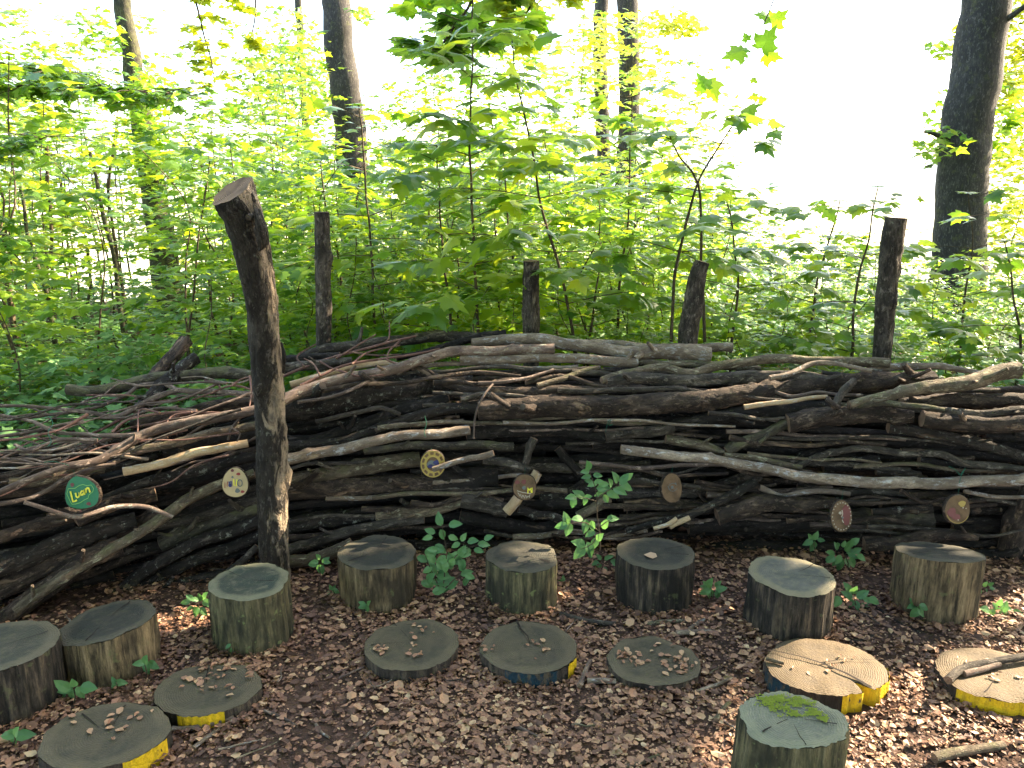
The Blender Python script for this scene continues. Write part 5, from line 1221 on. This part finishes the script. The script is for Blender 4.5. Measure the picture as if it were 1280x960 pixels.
gstick('pale stick at the bottom edge right of centre', [(780,960),(800,955),(824,945)], 8, 'tan')
gstick('forked pale stick in front of the left discs', [(242,935),(262,920),(292,900)], 6, 'pale')
gstick('brown stick beside the worn yellow disc', [(215,912),(240,910),(292,897)], 8, 'pink')
gstick('sunlit thick stick at the lower right', [(1168,948),(1200,940),(1255,932)], 13, 'tan')
gstick('long thin stick left of the nearest stump', [(868,866),(890,858),(910,850)], 5, 'pale')
gstick('dark stick in the leaves before the right stump', [(1060,805),(1080,800),(1100,794)], 8, 'grey')
gstick('thin stick at the foot of the split disc', [(895,900),(905,885),(912,878)], 7, 'tan')
gstick('long dark twig left of the small discs', [(330,888),(350,895),(372,908)], 4, 'twig')
gstick('thin twig near the lower left yellow disc', [(395,905),(402,915),(412,922)], 4, 'pale')
gstick('dark thin branch slanting in the leaves near the right stump', [(1075,740),(1110,770),(1150,792)], 5, 'dark')
gstick('big grey stick lying across the right yellow disc', [(1185,850),(1200,838),(1235,828),(1290,820)], 11, 'grey', lift=.078)
gstick('second grey stick on the right yellow disc', [(1205,842),(1230,835),(1250,830)], 8, 'pink', lift=.074)
gstick('thin pale stick lying on the split disc', [(958,823),(968,826),(980,829)], 6, 'tan', lift=.075)

for k in range(30):
    y = rg.uniform(1.95, 3.1); x = rg.uniform(-.62, .62)*y
    if in_stump(x, y): continue
    a = rg.uniform(0, 3.14); l_ = rg.uniform(.04, .13); SID[0] += 1
    pts = [V3((x+t*l_*math.cos(a)+rg.uniform(-.006, .006), y+t*l_*math.sin(a)+rg.uniform(-.006, .006), zg(x, y)+.02)) for t in (0, .33, .66, 1)]
    o = tube_obj('twig', pts, [.003, .0028, .0022, .0014], [M[rg.choice(['twig', 'pale', 'grey', 'tan'])], M['end']], sides=6, step=.02, rough=.15, seed=SID[0]); tag(o, 'short thin broken twig lying loose in the leaf litter', 'twig', 'loose twigs in the leaf litter')

# ------------------------------------------------------------------ painted name discs hung on the wall
def flatmat(name, c, rough=.5): return simple(name, c, rough, .25, 60, .4)
M['p_green'] = flatmat('paint_green', (.01, .16, .06)); M['p_wood'] = flatmat('bare_wood_light', (.52, .38, .2), .7); M['p_gold'] = flatmat('paint_gold', (.36, .25, .05))
M['p_brown'] = end_mat('wood_brown_rings', (.2, .125, .07), (.1, .06, .035)); M['p_red'] = flatmat('paint_red', (.28, .02, .02)); M['p_yel'] = flatmat('paint_bright_yellow', (.85, .75, .05))
M['p_dark'] = flatmat('paint_dark', (.02, .02, .03)); M['p_blue'] = flatmat('paint_deep_blue', (.025, .025, .12)); M['p_white'] = flatmat('paint_cream', (.42, .35, .26)); M['p_grey'] = flatmat('paint_grey', (.12, .13, .12)); M['p_lg'] = flatmat('paint_light_green', (.2, .45, .1)); M['p_dkred'] = flatmat('paint_dull_red', (.15, .035, .03))
def egg(rx, ry, n=40, k=.0, seed=0, irr=.02):
    g = random.Random(seed); p = [g.uniform(0, 6) for _ in range(3)]
    return [(rx*math.cos(a)*(1-k*math.sin(a))*(1+irr*math.sin(2*a+p[0])+irr*math.sin(3*a+p[1])), ry*math.sin(a)*(1+irr*math.sin(2*a+p[2]))) for a in [6.2832*j/n for j in range(n)]]
def name_disc(label, u, v, off, outline, face, strokes, yaw, string_to, thick=.016, blobs=()):
    Y = wallY(u, v, off); c = P(u, v, Y); m_ = mpp(c); n = len(outline)
    root = empty('name_disc', tuple(c)); tag(root, label, 'name tag')
    root.rotation_euler = (math.radians(-12), 0, math.radians(yaw))
    O = [(x*m_, 0, y*m_) for x, y in outline]
    V = [(0, 0, 0)]+[(x*.95, 0, z*.95) for x, _, z in O]
    link('painted_face', mesh_np('painted_face', V, [np.array([(0, 1+j, 1+(j+1) % n) for j in range(n)])], M[face], smooth=False, attrs={'bark': np.array([(0, x*1, z*1) for x, _, z in V])}), root, local=True)
    rings = [(.95, 0), (1.0, .002), (1.03, thick*.5), (1.0, thick), (.0, thick)]
    V = []; 
    for (s_, y) in rings: V += [(x*s_, y, z*s_) for x, _, z in O]
    q = [(k*n+j, k*n+(j+1) % n, (k+1)*n+(j+1) % n, (k+1)*n+j) for k in range(4) for j in range(n)]
    link('bark_rim', mesh_np('bark_rim', V, [np.array(q)], M['brown'], attrs={'bark': np.array(V)}), root, local=True)
    lvl = 0
    for bl in blobs:
        mat, x, y, r = bl[:4]; lvl += 1
        k_ = 12; V = [(x*m_, -.0012-.0003*lvl, y*m_)]+[((x+r*(1+.2*math.sin(3*a+x))*math.cos(a))*m_, -.0012-.0003*lvl, (y+r*(bl[4] if len(bl) > 4 else 1)*math.sin(a))*m_) for a in [6.2832*j/k_ for j in range(k_)]]
        link('paint_spot', mesh_np('paint_spot', V, [np.array([(0, 1+j, 1+(j+1) % k_) for j in range(k_)])], M[mat], smooth=False), root, local=True)
    for st in strokes:
        mat, wd, lines = st[:3]; V = []; q = []; nm = st[3] if len(st) > 3 else 'painted_line'; lvl += 1
        for ln in lines:
            for i, (x, y) in enumerate(ln):
                t = Vector(ln[min(i+1, len(ln)-1)])-Vector(ln[max(i-1, 0)]); t.normalize(); nx, ny = -t.y, t.x
                b0 = len(V); V += [((x+nx*wd/2)*m_, -.0015-.0003*lvl, (y+ny*wd/2)*m_), ((x-nx*wd/2)*m_, -.0015-.0003*lvl, (y-ny*wd/2)*m_)]
                if i < len(ln)-1: q.append((b0, b0+1, b0+3, b0+2))
        link(nm, mesh_np(nm, V, [np.array(q)], M[mat], smooth=False), root, local=True)
    if string_to:
        top = max(outline, key=lambda p: p[1]); a = P(u+top[0]*.8, v-top[1]+1, Y); 
        for k, (su, sv) in enumerate(string_to):
            b = P(su, sv, wallY(su, sv, off-.0)); mid = (a+b)/2+Vector((.004*(k-.5), -.004, -.004))
            s_ = tube_obj('string', [V3(a), V3(mid), V3(b)], [.0007, .0007, .0007], [M['string']], None, sides=5, step=.02, rough=0, seed=3)
            s_.parent = root; s_.matrix_parent_inverse = (Matrix.Translation(root.location) @ root.rotation_euler.to_matrix().to_4x4()).inverted()
    return root
def arc(cx, cy, rx, ry, a0, a1, n=12): return [(cx+rx*math.cos(math.radians(a0+(a1-a0)*i/n)), cy+ry*math.sin(math.radians(a0+(a1-a0)*i/n))) for i in range(n+1)]
# green disc, outline read from the photo (centre 102,616; picture scale)
go = [(x/9.6-42.5, -(y/9.6-56.5)) for x, y in [(640,600),(645,540),(625,480),(580,420),(520,380),(470,355),(400,345),(340,335),(290,350),(250,385),(215,430),(195,490),(182,560),(185,630),(205,690),(250,730),(320,745),(400,745),(470,735),(540,715),(590,690),(625,650)]]
g6 = lambda x, y: (x/9.6-42.5, -(y/9.6-56.5))
luan = [[g6(268,530),g6(285,590),g6(305,655),g6(330,645),g6(355,632)],
        [g6(335,545),g6(345,590),g6(360,600),g6(378,590),g6(385,570),g6(372,530),g6(385,570),g6(392,583)],
        [g6(440,520),g6(415,520),g6(400,545),g6(410,568),g6(430,562),g6(442,540),g6(436,505),g6(448,550),g6(462,555)],
        [g6(465,485),g6(476,540),g6(474,505),g6(490,475),g6(505,478),g6(515,500),g6(525,530)]]
cloudline = [[g6(*p) for p in [(222,565),(240,500),(330,490),(380,455),(430,440),(480,450),(540,440),(570,480),(560,520),(510,560),(500,600),(450,625),(400,660),(340,680),(290,685),(265,650),(222,565)]]]
name_disc('green painted wood slice with yellow handwriting at the left', 102, 616, -.24, go[::-1], 'p_green', [('p_lg', .8, cloudline), ('p_yel', 2.2, luan, 'lettering')], -8, [(92,588)],
          blobs=[('p_dkred', *g6(288,452), 2.6), ('p_dkred', *g6(508,668), 3.2, .7), ('p_dkred', *g6(400,765), 2, .5)])
n7 = lambda x, y: (x/13.7-34.3, -(y/13.7-32.8))
name_disc('egg-shaped bare pale wood slice with small painted letters beside the front post', 294, 603, -.2, egg(16.5, 19.5, k=.16, irr=.01), 'p_wood',
          [('p_red', 1.0, [[n7(300,540),n7(300,440),n7(340,520),n7(345,430)]], 'lettering'), ('p_blue', 1.6, [[n7(375,520),n7(375,430)],[n7(405,520),n7(405,420)]], 'lettering'), ('p_yel', 1.3, [[n7(450,390),n7(455,500),n7(490,510),n7(505,395)]], 'lettering'),
           ('p_grey', 1.2, [arc(*n7(553,460), 2.9, 4.2, 0, 360)], 'lettering')], 4, [],
          blobs=[('p_blue', *n7(385,500), 2.2), ('p_grey', *n7(505,590), 3), ('p_red', *n7(530,305), 2.6, .7), ('p_red', *n7(590,610), 2.4, .7), ('p_grey', *n7(430,355), 1.4), ('p_dkred', *n7(430,240), 2, 1)])
spk = [[(9.5*math.cos(a), 10.5*math.sin(a)), (14.5*math.cos(a), 16*math.sin(a))] for a in [6.2832*j/11+.2 for j in range(11)]]
name_disc('round wood slice with a gold flower-like ring and a blue centre', 541, 580, -.18, egg(16, 17.5), 'p_brown', [('p_gold', 3.0, [arc(0, 0, 9.3, 10.3, 0, 360, 24)]), ('p_gold', 2.4, spk), ('p_gold', 1.6, [arc(0, 0, 14.6, 16, 0, 360, 30)])], 8, [(539,560)],
          blobs=[('p_grey', -2, 0, 5), ('p_blue', 5, 1.5, 4.2, .8), ('p_blue', -3, -2.5, 3.5, .7)])
m9 = lambda x, y: (x/10.67-31, -(y/10.67-34))
teeth = [[m9(225,405),m9(300,430),m9(415,452)],[m9(235,430),m9(265,480),m9(275,450)],[m9(275,470),m9(285,505),m9(300,465)],[m9(305,470),m9(325,510),m9(335,468)],[m9(345,475),m9(352,510),m9(370,480)],[m9(375,480),m9(385,505),m9(395,465)]]
name_disc('reddish brown ringed wood slice bearing a small yellow letter M over a row of teeth', 656, 609, -.2, egg(15.5, 17, irr=.03), 'p_brown', [('p_white', 1.0, teeth), ('p_yel', 1.3, [[m9(370,445),m9(372,370),m9(395,410),m9(410,375),m9(415,440)],[m9(372,400),m9(430,375),m9(425,440)]], 'lettering')], 6, [(657,585)],
          blobs=[('p_dkred', *m9(230,290), 3, .8), ('p_dkred', *m9(320,290), 3, 1), ('p_grey', *m9(320,370), 2.4)])
name_disc('plain oval wood slice with barely any paint, right of the tall seedling', 840, 610, -.16, egg(14.5, 19.5, k=.05), 'p_brown', [('p_grey', .7, [arc(1, 1, 6, 5, 20, 340), [(-6, 3), (-3, -2), (0, 2), (3, -2)]])], 16, [(841,582)], thick=.02, blobs=[('p_grey', 0, 1, 2), ('p_grey', 5, 5, 1.3)])
dots = [('p_white', 12.6*math.cos(a)-.5, 17*math.sin(a), .9) for a in [6.2832*j/22 for j in range(22)]]
name_disc('egg-shaped wood slice painted half dark red with a ring of white dots', 1052, 645, -.2, egg(14.8, 21, k=.1), 'p_brown', [('p_white', 1.2, [[(-1, 8), (0, 3), (-2, -1)], [(-1, -4), (1, -8)]])], 8, [(1054,613)],
          blobs=[('p_dkred', 6, 1, 6, 2.2), ('p_white', -2, 4, 2), ('p_grey', 1, -2, 1.5)]+dots)
name_disc('round wood slice smeared red and yellow near the right edge', 1197, 637, -.2, egg(18, 19), 'p_brown', [('p_gold', .8, [arc(0, 0, 16, 17, 200, 330)])], 8, [(1199,609)],
          blobs=[('p_dkred', -8, -3, 6, 1), ('p_gold', 6, 7, 5, .8), ('p_dkred', -2, -9, 6, .6), ('p_white', 7, 2, 1), ('p_white', 11, 1, .8), ('p_white', 0, -13, .9)])
# string knots left on the wall
def knot_string(label, uvs, off=-.18):
    pts = [V3(P(u, v, wallY(u, v, off))) for u, v in uvs]; o = tube_obj('string', pts, [.0014]*len(pts), [M['string']], sides=5, step=.01, rough=.1, seed=4); tag(o, label, 'string')
knot_string('green string knotted round the bowing branch at the right', [(1186,583),(1195,588),(1200,594),(1203,590),(1207,585),(1202,594),(1199,604)], -.2)
knot_string('green string scrap tied on the left brushwood', [(62,520),(66,530),(60,540),(64,552),(60,558)], -.2)
knot_string('green string trailing left from the green painted slice', [(55,578),(65,577),(78,579),(86,582)], -.22)
knot_string('green string scrap above the light grey branch', [(531,520),(533,530),(530,540),(532,546)], -.18)
knot_string('green string loop by the pale broken log end', [(757,540),(760,528),(763,524),(762,532),(766,530)], -.16)
